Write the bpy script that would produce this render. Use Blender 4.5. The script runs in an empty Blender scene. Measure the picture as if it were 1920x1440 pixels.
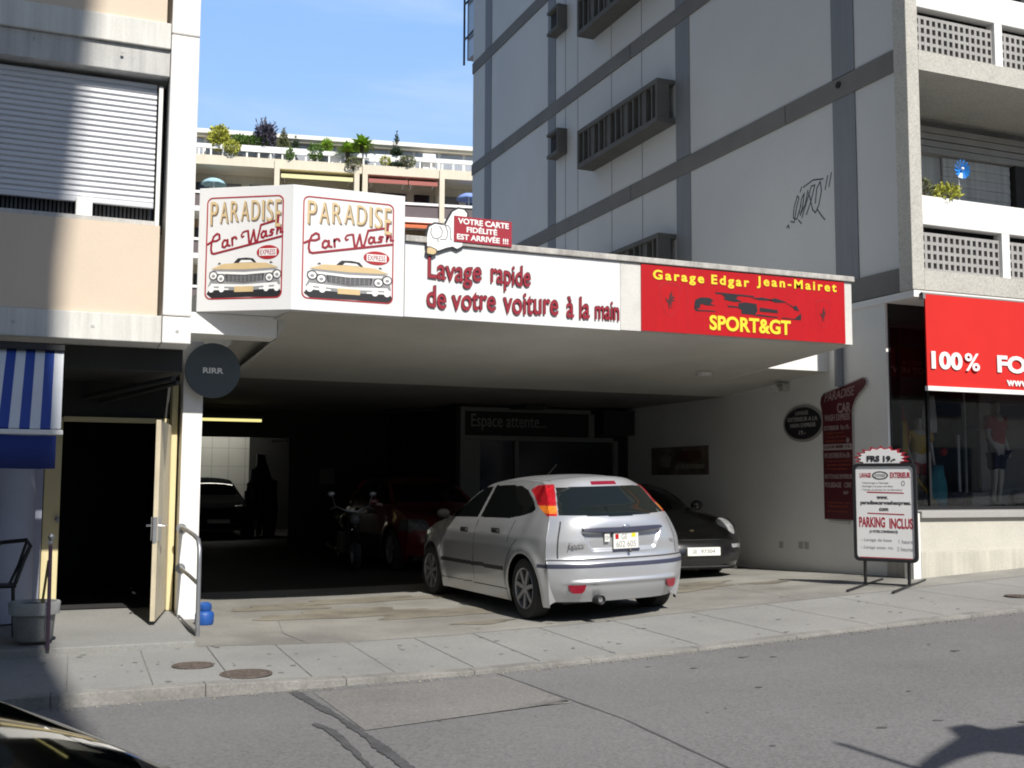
import bpy, bmesh, math, random
import numpy as np
from mathutils import Matrix, Vector

random.seed(7)
RNG = np.random.default_rng(11)
SC = bpy.context.scene
COL = SC.collection

# ------------------------------------------------------------------ camera
def setup_camera():
    yaw, pit, rol = math.radians(22.39), math.radians(5.14), math.radians(0.27)
    cy, sy = math.cos(yaw), math.sin(yaw)
    f0, r0, u0 = Vector((sy, cy, 0)), Vector((cy, -sy, 0)), Vector((0, 0, 1))
    fw = math.cos(pit) * f0 + math.sin(pit) * u0
    up = -math.sin(pit) * f0 + math.cos(pit) * u0
    rt = math.cos(rol) * r0 + math.sin(rol) * up
    uu = -math.sin(rol) * r0 + math.cos(rol) * up
    cam = bpy.data.cameras.new('camera')
    cam.sensor_width = 36.0
    cam.lens = 2050 / 1920 * 36
    cam.clip_start = 0.05
    cam.clip_end = 3000
    o = bpy.data.objects.new('camera', cam)
    COL.objects.link(o)
    m = Matrix((rt, uu, -fw)).transposed().to_4x4()
    m.translation = Vector((0, 0, 1.6))
    o.matrix_world = m
    SC.camera = o
setup_camera()

# ------------------------------------------------------------------ light
SUN_AZ, SUN_EL = math.radians(5.0), math.radians(47.0)      # azimuth to the right of straight behind (-Y)
SUN_DIR = Vector((math.sin(SUN_AZ) * math.cos(SUN_EL), -math.cos(SUN_AZ) * math.cos(SUN_EL), math.sin(SUN_EL)))
sun = bpy.data.lights.new('sun', 'SUN')
sun.energy = 5.0
sun.angle = math.radians(0.53)
sun.color = (1.0, 0.955, 0.88)
so = bpy.data.objects.new('sun', sun)
COL.objects.link(so)
so.rotation_euler = SUN_DIR.to_track_quat('Z', 'Y').to_euler()

W = bpy.data.worlds.new('World')
SC.world = W
W.use_nodes = True
wn, wl = W.node_tree.nodes, W.node_tree.links
wn.clear()
sky = wn.new('ShaderNodeTexSky')
sky.sky_type = 'NISHITA'
sky.sun_disc = False
sky.sun_elevation = SUN_EL
sky.sun_rotation = math.pi - SUN_AZ
sky.altitude = 380
sky.air_density = 1.0
sky.dust_density = 0.6
sky.ozone_density = 2.0
tc = wn.new('ShaderNodeTexCoord')
sep = wn.new('ShaderNodeSeparateXYZ')
wl.new(tc.outputs['Generated'], sep.inputs[0])
# thin bright veil over the northern half of the sky (away from the sun)
veil = wn.new('ShaderNodeMapRange')
veil.interpolation_type = 'SMOOTHSTEP'
veil.inputs['From Min'].default_value = 0.1
veil.inputs['From Max'].default_value = 0.75
veil.inputs['To Max'].default_value = 0.95
wl.new(sep.outputs['Y'], veil.inputs['Value'])
elev = wn.new('ShaderNodeMapRange')
elev.inputs['From Min'].default_value = 0.05
elev.inputs['From Max'].default_value = 0.50
wl.new(sep.outputs['Z'], elev.inputs['Value'])
vcol = wn.new('ShaderNodeMixRGB')
vcol.inputs[1].default_value = (5.6, 8.1, 11.2, 1)
vcol.inputs[2].default_value = (2.5, 4.9, 10.0, 1)
wl.new(elev.outputs[0], vcol.inputs[0])
mv = wn.new('ShaderNodeMixRGB')
wl.new(veil.outputs[0], mv.inputs[0])
wl.new(sky.outputs['Color'], mv.inputs[1])
wl.new(vcol.outputs[0], mv.inputs[2])
# wispy high cloud streaks
mp = wn.new('ShaderNodeMapping')
mp.inputs['Scale'].default_value = (1.3, 1.3, 6.5)
mp.inputs['Rotation'].default_value = (0.10, 0.22, 0.3)
nz = wn.new('ShaderNodeTexNoise')
nz.inputs['Scale'].default_value = 2.2
nz.inputs['Detail'].default_value = 8
nz.inputs['Roughness'].default_value = 0.55
nz.inputs['Distortion'].default_value = 0.5
rp = wn.new('ShaderNodeMapRange')
rp.interpolation_type = 'SMOOTHSTEP'
rp.inputs['From Min'].default_value = 0.42
rp.inputs['From Max'].default_value = 0.78
rp.inputs['To Max'].default_value = 0.6
mulv = wn.new('ShaderNodeMath')
mulv.operation = 'MULTIPLY'
mx = wn.new('ShaderNodeMixRGB')
mx.inputs[2].default_value = (6.6, 8.0, 10.0, 1)
bg = wn.new('ShaderNodeBackground')
bg.inputs['Strength'].default_value = 0.085
wo = wn.new('ShaderNodeOutputWorld')
wl.new(tc.outputs['Generated'], mp.inputs['Vector'])
wl.new(mp.outputs['Vector'], nz.inputs['Vector'])
wl.new(nz.outputs['Fac'], rp.inputs['Value'])
wl.new(rp.outputs[0], mulv.inputs[0])
wl.new(veil.outputs[0], mulv.inputs[1])
wl.new(mulv.outputs[0], mx.inputs[0])
wl.new(mv.outputs['Color'], mx.inputs[1])
wl.new(mx.outputs['Color'], bg.inputs['Color'])
wl.new(bg.outputs['Background'], wo.inputs['Surface'])

SC.cycles.filter_width = 1.9
SC.view_settings.view_transform = 'Standard'
SC.view_settings.look = 'None'
SC.view_settings.gamma = 1
SC.view_settings.exposure = 0.3

# ------------------------------------------------------------------ materials
def mat(name, col, rough=0.75, var=0.10, scale=2.5, fine=0.06, fscale=45, bump=0.0, bscale=60, metal=0.0,
        coat=0.0, spec=0.5, speck=None, speck_scale=90, speck_amt=0.5, streak=0.0, aniso=(1, 1, 1)):
    m = bpy.data.materials.new(name)
    m.use_nodes = True
    n, l = m.node_tree.nodes, m.node_tree.links
    b = n['Principled BSDF']
    b.inputs['Roughness'].default_value = rough
    b.inputs['Metallic'].default_value = metal
    b.inputs['Specular IOR Level'].default_value = spec
    b.inputs['Coat Weight'].default_value = coat
    b.inputs['Coat Roughness'].default_value = 0.03
    c = tuple(col) + (1,)
    t = n.new('ShaderNodeTexCoord')
    out = None
    def noise(sc, detail=5, vec=None, ro=0.6):
        x = n.new('ShaderNodeTexNoise')
        x.inputs['Scale'].default_value = sc
        x.inputs['Detail'].default_value = detail
        x.inputs['Roughness'].default_value = ro
        l.new(vec if vec is not None else t.outputs['Object'], x.inputs['Vector'])
        return x.outputs['Fac']
    def mul(prev, fac, amt, lo=0.3, hi=0.7):
        r = n.new('ShaderNodeMapRange')
        r.inputs['From Min'].default_value = lo
        r.inputs['From Max'].default_value = hi
        r.inputs['To Min'].default_value = 1 - amt
        r.inputs['To Max'].default_value = 1 + amt
        l.new(fac, r.inputs['Value'])
        k = n.new('ShaderNodeVectorMath')
        k.operation = 'SCALE'
        l.new(prev, k.inputs[0])
        l.new(r.outputs['Result'], k.inputs['Scale'])
        return k.outputs[0]
    rgb = n.new('ShaderNodeRGB')
    rgb.outputs[0].default_value = c
    out = rgb.outputs[0]
    vec = None
    if aniso != (1, 1, 1):
        q = n.new('ShaderNodeMapping')
        q.inputs['Scale'].default_value = aniso
        l.new(t.outputs['Object'], q.inputs['Vector'])
        vec = q.outputs['Vector']
    if var:
        out = mul(out, noise(scale, 6, vec), var)
    if fine:
        out = mul(out, noise(fscale, 4), fine)
    if streak:
        q = n.new('ShaderNodeMapping')
        q.inputs['Scale'].default_value = (9, 9, 0.5)
        l.new(t.outputs['Object'], q.inputs['Vector'])
        out = mul(out, noise(1.4, 5, q.outputs['Vector']), streak, 0.35, 0.65)
    if speck is not None:
        v = n.new('ShaderNodeTexVoronoi')
        v.inputs['Scale'].default_value = speck_scale
        l.new(t.outputs['Object'], v.inputs['Vector'])
        r = n.new('ShaderNodeMapRange')
        r.inputs['From Min'].default_value = 0.0
        r.inputs['From Max'].default_value = 1.0
        r.inputs['To Min'].default_value = 0
        r.inputs['To Max'].default_value = speck_amt
        sepc = n.new('ShaderNodeSeparateColor')
        l.new(v.outputs['Color'], sepc.inputs[0])
        l.new(sepc.outputs[0], r.inputs['Value'])
        k = n.new('ShaderNodeMixRGB')
        k.inputs[2].default_value = tuple(speck) + (1,)
        l.new(r.outputs['Result'], k.inputs[0])
        l.new(out, k.inputs[1])
        out = k.outputs[0]
    l.new(out, b.inputs['Base Color'])
    if bump:
        bp = n.new('ShaderNodeBump')
        bp.inputs['Strength'].default_value = bump
        bp.inputs['Distance'].default_value = 0.01
        l.new(noise(bscale, 5), bp.inputs['Height'])
        l.new(bp.outputs['Normal'], b.inputs['Normal'])
    return m

def emit(name, col, strength):
    m = bpy.data.materials.new(name)
    m.use_nodes = True
    b = m.node_tree.nodes['Principled BSDF']
    b.inputs['Base Color'].default_value = tuple(col) + (1,)
    b.inputs['Emission Color'].default_value = tuple(col) + (1,)
    b.inputs['Emission Strength'].default_value = strength
    return m

def pane(name, tint, refl=1.0, see=0.8):
    """window glass: mostly see-through, with a fresnel mirror on top"""
    m = bpy.data.materials.new(name)
    m.use_nodes = True
    n, l = m.node_tree.nodes, m.node_tree.links
    n.clear()
    tr = n.new('ShaderNodeBsdfTransparent')
    tr.inputs['Color'].default_value = tuple(x * see for x in tint) + (1,)
    gl = n.new('ShaderNodeBsdfGlossy')
    gl.inputs['Roughness'].default_value = 0.02
    gl.inputs['Color'].default_value = (refl, refl, refl, 1)
    fr = n.new('ShaderNodeFresnel')
    fr.inputs['IOR'].default_value = 1.75
    mi = n.new('ShaderNodeMixShader')
    o = n.new('ShaderNodeOutputMaterial')
    l.new(fr.outputs[0], mi.inputs[0])
    l.new(tr.outputs[0], mi.inputs[1])
    l.new(gl.outputs[0], mi.inputs[2])
    l.new(mi.outputs[0], o.inputs['Surface'])
    return m

def S(r, g, b):
    f = lambda c: c / 12.92 if c <= 0.04045 else ((c + 0.055) / 1.055) ** 2.4
    return (f(r / 255), f(g / 255), f(b / 255))

M = {}
M['asphalt'] = mat('asphalt', (0.119, 0.118, 0.119), 0.9, 0.20, 0.40, 0.24, 42, 0.4, 80, speck=(0.27, 0.265, 0.26), speck_scale=75, speck_amt=0.28)
M['patch'] = mat('asphalt_patch', (0.140, 0.136, 0.130), 0.92, 0.2, 0.8, 0.26, 40, 0.4, 80, speck=(0.29, 0.28, 0.265), speck_scale=72, speck_amt=0.32)
M['tar'] = mat('tar', (0.066, 0.066, 0.069), 0.75, 0.2, 8, 0.2, 60, 0.3, 80)
M['pave'] = mat('pavement_concrete', (0.228, 0.227, 0.218), 0.9, 0.16, 0.7, 0.14, 42, 0.25, 120, speck=(0.22, 0.215, 0.20), speck_scale=150, speck_amt=0.25)
M['apron'] = mat('apron_concrete', (0.208, 0.202, 0.184), 0.85, 0.34, 0.8, 0.12, 40, 0.2, 100)
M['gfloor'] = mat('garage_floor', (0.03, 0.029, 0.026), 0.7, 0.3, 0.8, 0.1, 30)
M['kerb'] = mat('kerb_stone', (0.205, 0.20, 0.187), 0.9, 0.28, 3, 0.18, 50, 0.3, 80)
M['joint'] = mat('slab_joint', (0.165, 0.16, 0.15), 0.95, 0.3, 5, 0.1, 40)
M['iron'] = mat('cast_iron', (0.13, 0.105, 0.09), 0.7, 0.25, 12, 0.2, 80, 0.5, 70, metal=0.4)
M['ground'] = mat('far_ground', (0.12, 0.12, 0.11), 0.95, 0.2, 0.1, 0.1, 10)
M['beige'] = mat('beige_panel', (0.63, 0.525, 0.41), 0.8, 0.04, 1.0, 0.03, 60, 0.08, 120)
M['conc_lt'] = mat('light_concrete', (0.61, 0.60, 0.565), 0.85, 0.06, 1.6, 0.05, 50, 0.12, 90, streak=0.10)
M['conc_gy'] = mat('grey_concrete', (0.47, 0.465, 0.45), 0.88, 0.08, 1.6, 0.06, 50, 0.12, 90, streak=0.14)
M['pilaster'] = mat('pilaster_concrete', (0.76, 0.745, 0.72), 0.85, 0.04, 1.6, 0.04, 50, 0.1, 90)
M['shutter'] = mat('shutter_slats', (0.60, 0.61, 0.64), 0.55, 0.03, 2, 0.02, 50)
M['shutter_dk'] = mat('shutter_shadow_gap', (0.25, 0.25, 0.28), 0.6, 0.05, 2, 0.02, 50)
M['white_pt'] = mat('white_paint', (0.78, 0.775, 0.75), 0.6, 0.04, 1.2, 0.03, 40)
M['sign_wh'] = mat('white_sign_panel', (0.70, 0.70, 0.70), 0.45, 0.015, 1.2, 0.01, 40)
M['ceil_in'] = mat('shade_dark_ceiling', (0.22, 0.215, 0.20), 0.8, 0.15, 0.7)  # darker copy of the soffit paint, deep garage shade put into the colour
M['soffit'] = mat('painted_soffit', (0.52, 0.51, 0.46), 0.75, 0.12, 0.6, 0.04, 40, 0.08, 30)
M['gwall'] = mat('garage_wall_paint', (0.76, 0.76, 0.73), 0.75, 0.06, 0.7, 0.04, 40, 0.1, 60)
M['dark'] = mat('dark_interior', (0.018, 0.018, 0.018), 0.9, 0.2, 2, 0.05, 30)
M['darkwall'] = mat('near_black_surface', (0.03, 0.03, 0.029), 0.85, 0.2, 1.2, 0.05, 30)  # garage and overhang shade put into the colour; also serves other dark parts
M['coping'] = mat('coping_stone', (0.40, 0.385, 0.36), 0.9, 0.25, 3, 0.15, 30, 0.3, 40, streak=0.15)
M['fasc_gy'] = mat('grey_fascia', (0.56, 0.55, 0.52), 0.8, 0.12, 2.5, 0.05, 40)
M['panel_gy'] = mat('grey_wall_panel', (0.54, 0.55, 0.55), 0.8, 0.06, 0.35, 0.02, 50, 0.05, 60)
M['col_dk'] = mat('dark_column_paint', (0.195, 0.208, 0.228), 0.8, 0.07, 1.0, 0.03, 50, streak=0.06)
M['band_gy'] = mat('grey_concrete_band', (0.165, 0.16, 0.152), 0.9, 0.12, 1.4, 0.08, 40, 0.15, 70)
M['box_dk'] = mat('dark_window_box', (0.105, 0.105, 0.10), 0.9, 0.15, 1.8, 0.08, 40, 0.15, 70)
M['aggr'] = mat('exposed_aggregate', (0.40, 0.385, 0.345), 0.95, 0.1, 2.0, 0.2, 60, 0.6, 70, speck=(0.62, 0.60, 0.55), speck_scale=60, speck_amt=0.55)
M['lattice'] = mat('lattice_block', (0.33, 0.32, 0.31), 0.9, 0.1, 3, 0.08, 50)
M['black'] = mat('black_metal', (0.02, 0.02, 0.022), 0.4, 0.1, 5, 0.05, 40, metal=0.3)
M['blackpl'] = mat('black_plastic', (0.022, 0.022, 0.023), 0.55, 0.1, 5, 0.05, 40)
M['navytrim'] = mat('navy_plastic_trim', (0.035, 0.038, 0.065), 0.45, 0.08, 5, 0.04, 40)
M['red_sign'] = mat('red_sign_panel', (0.42, 0.007, 0.011), 0.5, 0.06, 1.2, 0.02, 40, spec=0.25, streak=0.03)
M['red_txt'] = mat('red_lettering', (0.26, 0.008, 0.022), 0.5, 0.05, 6, 0.02, 40)
M['maroon'] = mat('maroon_board', (0.085, 0.009, 0.016), 0.5, 0.06, 2, 0.02, 40)
M['yellow'] = mat('yellow_lettering', (0.80, 0.62, 0.03), 0.5, 0.04, 6, 0.02, 40)
M['cream_txt'] = mat('cream_lettering', (0.60, 0.45, 0.24), 0.5, 0.05, 6, 0.02, 40)
M['gold_sh'] = mat('lettering_shadow', (0.17, 0.13, 0.09), 0.6, 0.05, 6, 0.02, 40)
M['txt_blk'] = mat('black_lettering', (0.015, 0.015, 0.018), 0.5, 0.05, 6, 0.02, 40)
M['txt_wh'] = mat('white_lettering', (0.80, 0.80, 0.79), 0.5, 0.02, 6, 0.02, 40)
M['txt_gy'] = mat('grey_lettering', (0.26, 0.26, 0.27), 0.5, 0.05, 6, 0.02, 40)
M['txt_dim'] = mat('muted_pale_lettering', (0.30, 0.22, 0.21), 0.6, 0.1, 6, 0.02, 40)  # muted pale print on the maroon price board
M['txt_or'] = mat('orange_lettering', (0.34, 0.08, 0.035), 0.6, 0.1, 6, 0.02, 40)
M['red_dk'] = mat('dark_red_print', (0.36, 0.012, 0.018), 0.5, 0.05, 6, 0.02, 40)
M['crimson'] = mat('crimson_card', (0.31, 0.008, 0.025), 0.6, 0.04, 4, 0.02, 40)
M['banner'] = mat('red_banner_cloth', (0.58, 0.024, 0.020), 0.8, 0.05, 1.2, 0.02, 90, 0.05, 200, spec=0.2)
M['chrome'] = mat('chrome', (0.70, 0.70, 0.72), 0.15, 0.05, 5, 0, 40, metal=1.0)
M['steel'] = mat('galvanised_steel', (0.30, 0.31, 0.33), 0.45, 0.15, 6, 0.06, 60, metal=0.7)
M['blue_cl'] = mat('blue_awning_cloth', (0.018, 0.055, 0.28), 0.85, 0.06, 2, 0.05, 90)
M['navy_cl'] = mat('blue_valance_cloth', (0.012, 0.030, 0.17), 0.85, 0.06, 2, 0.05, 90)
M['white_cl'] = mat('white_awning_cloth', (0.58, 0.60, 0.62), 0.85, 0.05, 2, 0.05, 90)
M['bluewhite'] = mat('bluish_plaster', (0.30, 0.32, 0.40), 0.8, 0.06, 1.2, 0.03, 40)
M['creampt'] = mat('cream_door_paint', (0.66, 0.575, 0.33), 0.55, 0.06, 2, 0.03, 40)
M['doorleaf'] = mat('worn_door_paint', (0.57, 0.50, 0.36), 0.55, 0.12, 3.0, 0.05, 40, streak=0.12)
M['bluepl'] = mat('blue_plastic', (0.012, 0.075, 0.30), 0.5, 0.08, 5, 0.03, 40)
M['planter'] = mat('grey_planter', (0.20, 0.205, 0.20), 0.85, 0.2, 5, 0.1, 50, 0.2, 60)
M['slate'] = mat('slate_sign', (0.065, 0.085, 0.10), 0.55, 0.08, 4, 0.04, 40)
M['tile'] = mat('wash_bay_tiles', (0.62, 0.62, 0.58), 0.35, 0.04, 1.5, 0.02, 40)
M['rubber'] = mat('tyre_rubber', (0.018, 0.018, 0.018), 0.85, 0.1, 5, 0.1, 60)
M['alloy'] = mat('wheel_alloy', (0.36, 0.36, 0.37), 0.4, 0.06, 5, 0.03, 50, metal=0.6)
M['silver'] = mat('silver_car_paint', (0.54, 0.55, 0.575), 0.32, 0.02, 1.0, 0.03, 400, metal=0.6, coat=0.5)
M['blackpaint'] = mat('black_car_paint', (0.006, 0.006, 0.007), 0.3, 0.02, 1.0, 0, 400, coat=0.8)
M['redpaint'] = mat('red_car_paint', (0.11, 0.003, 0.009), 0.3, 0.02, 1.0, 0, 400, coat=0.8)
M['bluepaint'] = mat('dark_blue_car_paint', (0.012, 0.018, 0.03), 0.3, 0.02, 1.0, 0, 400, coat=0.8)
M['carglass'] = mat('tinted_car_glass', (0.004, 0.005, 0.005), 0.04, 0, 1, 0, 40, spec=0.35)
M['rearglass'] = mat('rear_screen_glass', (0.008, 0.011, 0.010), 0.04, 0, 1, 0, 40, spec=0.6)
M['redlens'] = mat('red_light_lens', (0.40, 0.006, 0.014), 0.12, 0.45, 22, 0.1, 90, coat=0.5)
M['orlens'] = mat('orange_light_lens', (0.78, 0.20, 0.02), 0.12, 0.3, 26, 0.1, 90, coat=0.5)
M['darkred'] = mat('dark_red_reflector', (0.20, 0.006, 0.018), 0.2, 0.1, 30, 0, 90, coat=0.5)
M['dullblack'] = mat('dull_black_paint', (0.012, 0.014, 0.018), 0.95, 0, 1, 0, 40, spec=0.03)
M['headdim'] = mat('dimmed_headlight_lens', (0.10, 0.10, 0.10), 0.2, 0.4, 16, 0.1, 60)  # dim copy of the headlight lens, garage darkness put into the colour
M['mirrorbl'] = mat('matt_black_mirror', (0.006, 0.006, 0.006), 0.9, 0, 1, 0, 40, spec=0.2)
M['headlens'] = mat('headlight_lens', (0.62, 0.64, 0.66), 0.08, 0.5, 16, 0.2, 60, metal=0.6, coat=1.0)
M['plate'] = mat('number_plate', (0.74, 0.74, 0.70), 0.4, 0.03, 9, 0, 40)
M['seam'] = mat('panel_gap', (0.03, 0.03, 0.033), 0.8, 0, 1, 0, 40)
M['cream_b'] = mat('cream_render', (0.66, 0.60, 0.48), 0.85, 0.05, 0.8, 0.03, 30, streak=0.05)
M['white_b'] = mat('white_render', (0.80, 0.80, 0.78), 0.8, 0.03, 0.8, 0.02, 30)
M['roof_w'] = mat('white_roof_edge', (0.76, 0.75, 0.70), 0.8, 0.04, 0.8, 0.02, 30)
M['taupe'] = mat('taupe_railing', (0.13, 0.105, 0.11), 0.8, 0.08, 1, 0.04, 30)
M['tan_b'] = mat('tan_recess_wall', (0.42, 0.30, 0.20), 0.85, 0.08, 0.6, 0.04, 30)
M['shut_gy'] = mat('grey_roller_blind', (0.20, 0.19, 0.185), 0.8, 0.06, 1, 0.04, 30)
M['win_dk'] = mat('dark_window', (0.02, 0.022, 0.035), 0.1, 0.2, 1, 0, 30)
M['win_gy'] = mat('grey_window_glass', (0.34, 0.37, 0.42), 0.15, 0.2, 0.6, 0, 30)
M['aw_y'] = mat('yellow_awning', (0.72, 0.66, 0.36), 0.85, 0.04, 1, 0.03, 50)
M['aw_r'] = mat('red_awning', (0.38, 0.13, 0.11), 0.85, 0.08, 1, 0.03, 50)
M['aw_o'] = mat('orange_awning', (0.62, 0.17, 0.07), 0.85, 0.06, 1, 0.03, 50)
M['par_b'] = mat('pale_blue_parasol', (0.32, 0.50, 0.58), 0.85, 0.06, 1, 0.03, 50)
M['par_d'] = mat('blue_parasol', (0.20, 0.29, 0.62), 0.85, 0.06, 1, 0.03, 50)
M['pinwheel'] = mat('blue_foil', (0.02, 0.22, 0.68), 0.3, 0.1, 4, 0.03, 50)
def leafmat(name, a): return mat(name, a, 0.7, 0.45, 3.0, 0.3, 25)
M['lf_y'] = leafmat('yellow_green_leaves', (0.40, 0.41, 0.06))
M['lf_g'] = leafmat('green_leaves', (0.11, 0.20, 0.035))
M['lf_d'] = leafmat('dark_conifer_leaves', (0.028, 0.055, 0.022))
M['lf_p'] = leafmat('purple_leaves', (0.060, 0.055, 0.085))
M['lf_b'] = leafmat('bright_green_leaves', (0.24, 0.38, 0.03))
M['lf_o'] = leafmat('olive_leaves', (0.15, 0.165, 0.07))
M['bark'] = mat('bark', (0.09, 0.065, 0.045), 0.9, 0.3, 6, 0.1, 40)
M['glass'] = pane('shop_glass', (0.95, 0.97, 0.97), 0.8, 0.95)
M['shopin'] = mat('dark_shop_interior', (0.09, 0.085, 0.085), 0.9, 0.5, 1.1, 0.05, 30)
M['skin_m'] = mat('mannequin_plastic', (0.48, 0.45, 0.41), 0.5, 0.05, 3, 0, 30)
M['shirt_r'] = mat('red_jersey', (0.34, 0.03, 0.05), 0.85, 0.15, 4, 0.05, 60)
M['short_n'] = mat('navy_shorts', (0.02, 0.02, 0.05), 0.85, 0.15, 4, 0.05, 60)
M['teal'] = mat('teal_jacket_cloth', (0.04, 0.24, 0.32), 0.85, 0.2, 5, 0.05, 60)
M['yel_cl'] = mat('yellow_cloth', (0.46, 0.31, 0.04), 0.85, 0.15, 5, 0.05, 60)
M['post'] = mat('plum_post_paint', (0.045, 0.025, 0.045), 0.5, 0.1, 5, 0.05, 60)
M['tube_l'] = emit('lit_fluorescent_tube', (0.98, 0.88, 0.34), 0.85)
M['tube_l2'] = emit('dim_fluorescent_tube', (0.72, 0.70, 0.36), 0.5)
M['tube_w'] = emit('white_fluorescent_tube', (1.0, 0.97, 0.86), 26)
M['glove'] = mat('white_painted_board', (0.82, 0.82, 0.82), 0.5, 0.015, 2, 0, 40)
M['socket'] = mat('socket_plastic', (0.42, 0.42, 0.38), 0.5, 0.05, 5, 0, 40)
M['poster'] = mat('dark_poster', (0.16, 0.125, 0.105), 0.6, 0.5, 2.2, 0.1, 10)
M['oppo'] = mat('opposite_facade', (0.55, 0.50, 0.42), 0.85, 0.06, 0.6, 0.03, 20)

# ------------------------------------------------------------------ mesh helpers
MW = {}            # world matrix of every object that may be a parent

class MB:
    def __init__(s):
        s.v, s.f, s.mi, s.cur = [], [], [], 0
    def add(s, vs, fs):
        k = len(s.v)
        s.v.extend([tuple(p) for p in vs])
        for f in fs:
            s.f.append(tuple(k + i for i in f))
            s.mi.append(s.cur)
        return s
    def box(s, x0, y0, z0, x1, y1, z1):
        x0, x1 = min(x0, x1), max(x0, x1); y0, y1 = min(y0, y1), max(y0, y1); z0, z1 = min(z0, z1), max(z0, z1)
        return s.add([(x0, y0, z0), (x1, y0, z0), (x1, y1, z0), (x0, y1, z0), (x0, y0, z1), (x1, y0, z1), (x1, y1, z1), (x0, y1, z1)],
                     [(0, 3, 2, 1), (4, 5, 6, 7), (0, 1, 5, 4), (1, 2, 6, 5), (2, 3, 7, 6), (3, 0, 4, 7)])
    def hexa(s, b, t):
        return s.add(list(b) + list(t), [(0, 3, 2, 1), (4, 5, 6, 7), (0, 1, 5, 4), (1, 2, 6, 5), (2, 3, 7, 6), (3, 0, 4, 7)])
    def bar(s, a, b, w, h, up=(0, 0, 1)):
        a, b = Vector(a), Vector(b)
        d = (b - a).normalized(); u = Vector(up)
        if abs(d.dot(u)) > 0.98: u = Vector((1, 0, 0))
        r = d.cross(u).normalized() * w / 2; u = r.cross(d).normalized() * h / 2
        return s.hexa([a - r - u, a + r - u, b + r - u, b - r - u], [a - r + u, a + r + u, b + r + u, b - r + u])
    def prism(s, poly, fr, d0, d1):
        """polygon (u,v) in frame fr, from depth d0 to d1 along its normal"""
        n = len(poly)
        a = [fr.p(u, v, d0) for u, v in poly]; b = [fr.p(u, v, d1) for u, v in poly]
        fs = [tuple(range(n - 1, -1, -1)), tuple(range(n, 2 * n))]
        for i in range(n):
            j = (i + 1) % n
            fs.append((i, j, n + j, n + i))
        return s.add(a + b, fs)
    def ring(s, outer, inner, fr, d0, d1):
        n = len(outer)
        P = [fr.p(u, v, d) for poly, d in ((outer, d0), (inner, d0), (outer, d1), (inner, d1)) for u, v in poly]
        fs = []
        for i in range(n):
            j = (i + 1) % n
            fs += [(2 * n + i, 2 * n + j, 3 * n + j, 3 * n + i), (i, n + i, n + j, j), (i, j, 2 * n + j, 2 * n + i), (n + j, n + i, 3 * n + i, 3 * n + j)]
        return s.add(P, fs)
    def tube(s, pts, r, n=8, cap=True):
        pts = [Vector(p) for p in pts]
        rs = r if isinstance(r, (list, tuple)) else [r] * len(pts)
        V = []; prev = None
        for i, p in enumerate(pts):
            d = (pts[min(i + 1, len(pts) - 1)] - pts[max(i - 1, 0)]).normalized()
            if prev is None:
                u = d.orthogonal().normalized()
            else:
                u = (prev - d * prev.dot(d)).normalized()
            prev = u; w = d.cross(u)
            for k in range(n):
                a = 2 * math.pi * k / n
                V.append(p + (u * math.cos(a) + w * math.sin(a)) * rs[i])
        F = []
        for i in range(len(pts) - 1):
            for k in range(n):
                F.append((i * n + k, i * n + (k + 1) % n, (i + 1) * n + (k + 1) % n, (i + 1) * n + k))
        if cap:
            F.append(tuple(range(n - 1, -1, -1))); F.append(tuple((len(pts) - 1) * n + k for k in range(n)))
        return s.add(V, F)
    def lathe(s, prof, c, axis=(0, 0, 1), n=24):
        c, ax = Vector(c), Vector(axis).normalized()
        u = ax.orthogonal().normalized(); w = ax.cross(u)
        V = [c + ax * h + (u * math.cos(2 * math.pi * k / n) + w * math.sin(2 * math.pi * k / n)) * max(r, 1e-4) for r, h in prof for k in range(n)]
        F = [(i * n + k, i * n + (k + 1) % n, (i + 1) * n + (k + 1) % n, (i + 1) * n + k) for i in range(len(prof) - 1) for k in range(n)]
        return s.add(V, F)
    def ball(s, c, rx, ry, rz, n=14, m=9):
        V = []; F = []
        for i in range(m + 1):
            th = math.pi * i / m
            for k in range(n):
                ph = 2 * math.pi * k / n
                V.append((c[0] + rx * math.sin(th) * math.cos(ph), c[1] + ry * math.sin(th) * math.sin(ph), c[2] + rz * math.cos(th)))
        for i in range(m):
            for k in range(n):
                F.append((i * n + k, (i + 1) * n + k, (i + 1) * n + (k + 1) % n, i * n + (k + 1) % n))
        return s.add(V, F)
    def stroke(s, pts, w, fr, d0, d1):
        """a flat pen stroke through (u,v) points with round joints"""
        for (a, b) in zip(pts[:-1], pts[1:]):
            a2, b2 = Vector(a), Vector(b)
            if (b2 - a2).length < 1e-6: continue
            t = (b2 - a2).normalized(); q = Vector((-t.y, t.x)) * w / 2
            poly = [a2 - q]
            ang = math.atan2(-q.y, -q.x)
            poly = [(a2 - q), (b2 - q)] + [b2 + Vector((math.cos(ang + math.pi * k / 6), math.sin(ang + math.pi * k / 6))) * w / 2 for k in range(1, 6)] + [(b2 + q), (a2 + q)] + \
                   [a2 + Vector((math.cos(ang + math.pi + math.pi * k / 6), math.sin(ang + math.pi + math.pi * k / 6))) * w / 2 for k in range(1, 6)]
            d1 += 0.00004
            s.prism([(p.x, p.y) for p in poly], fr, d0, d1)
        return s
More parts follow.
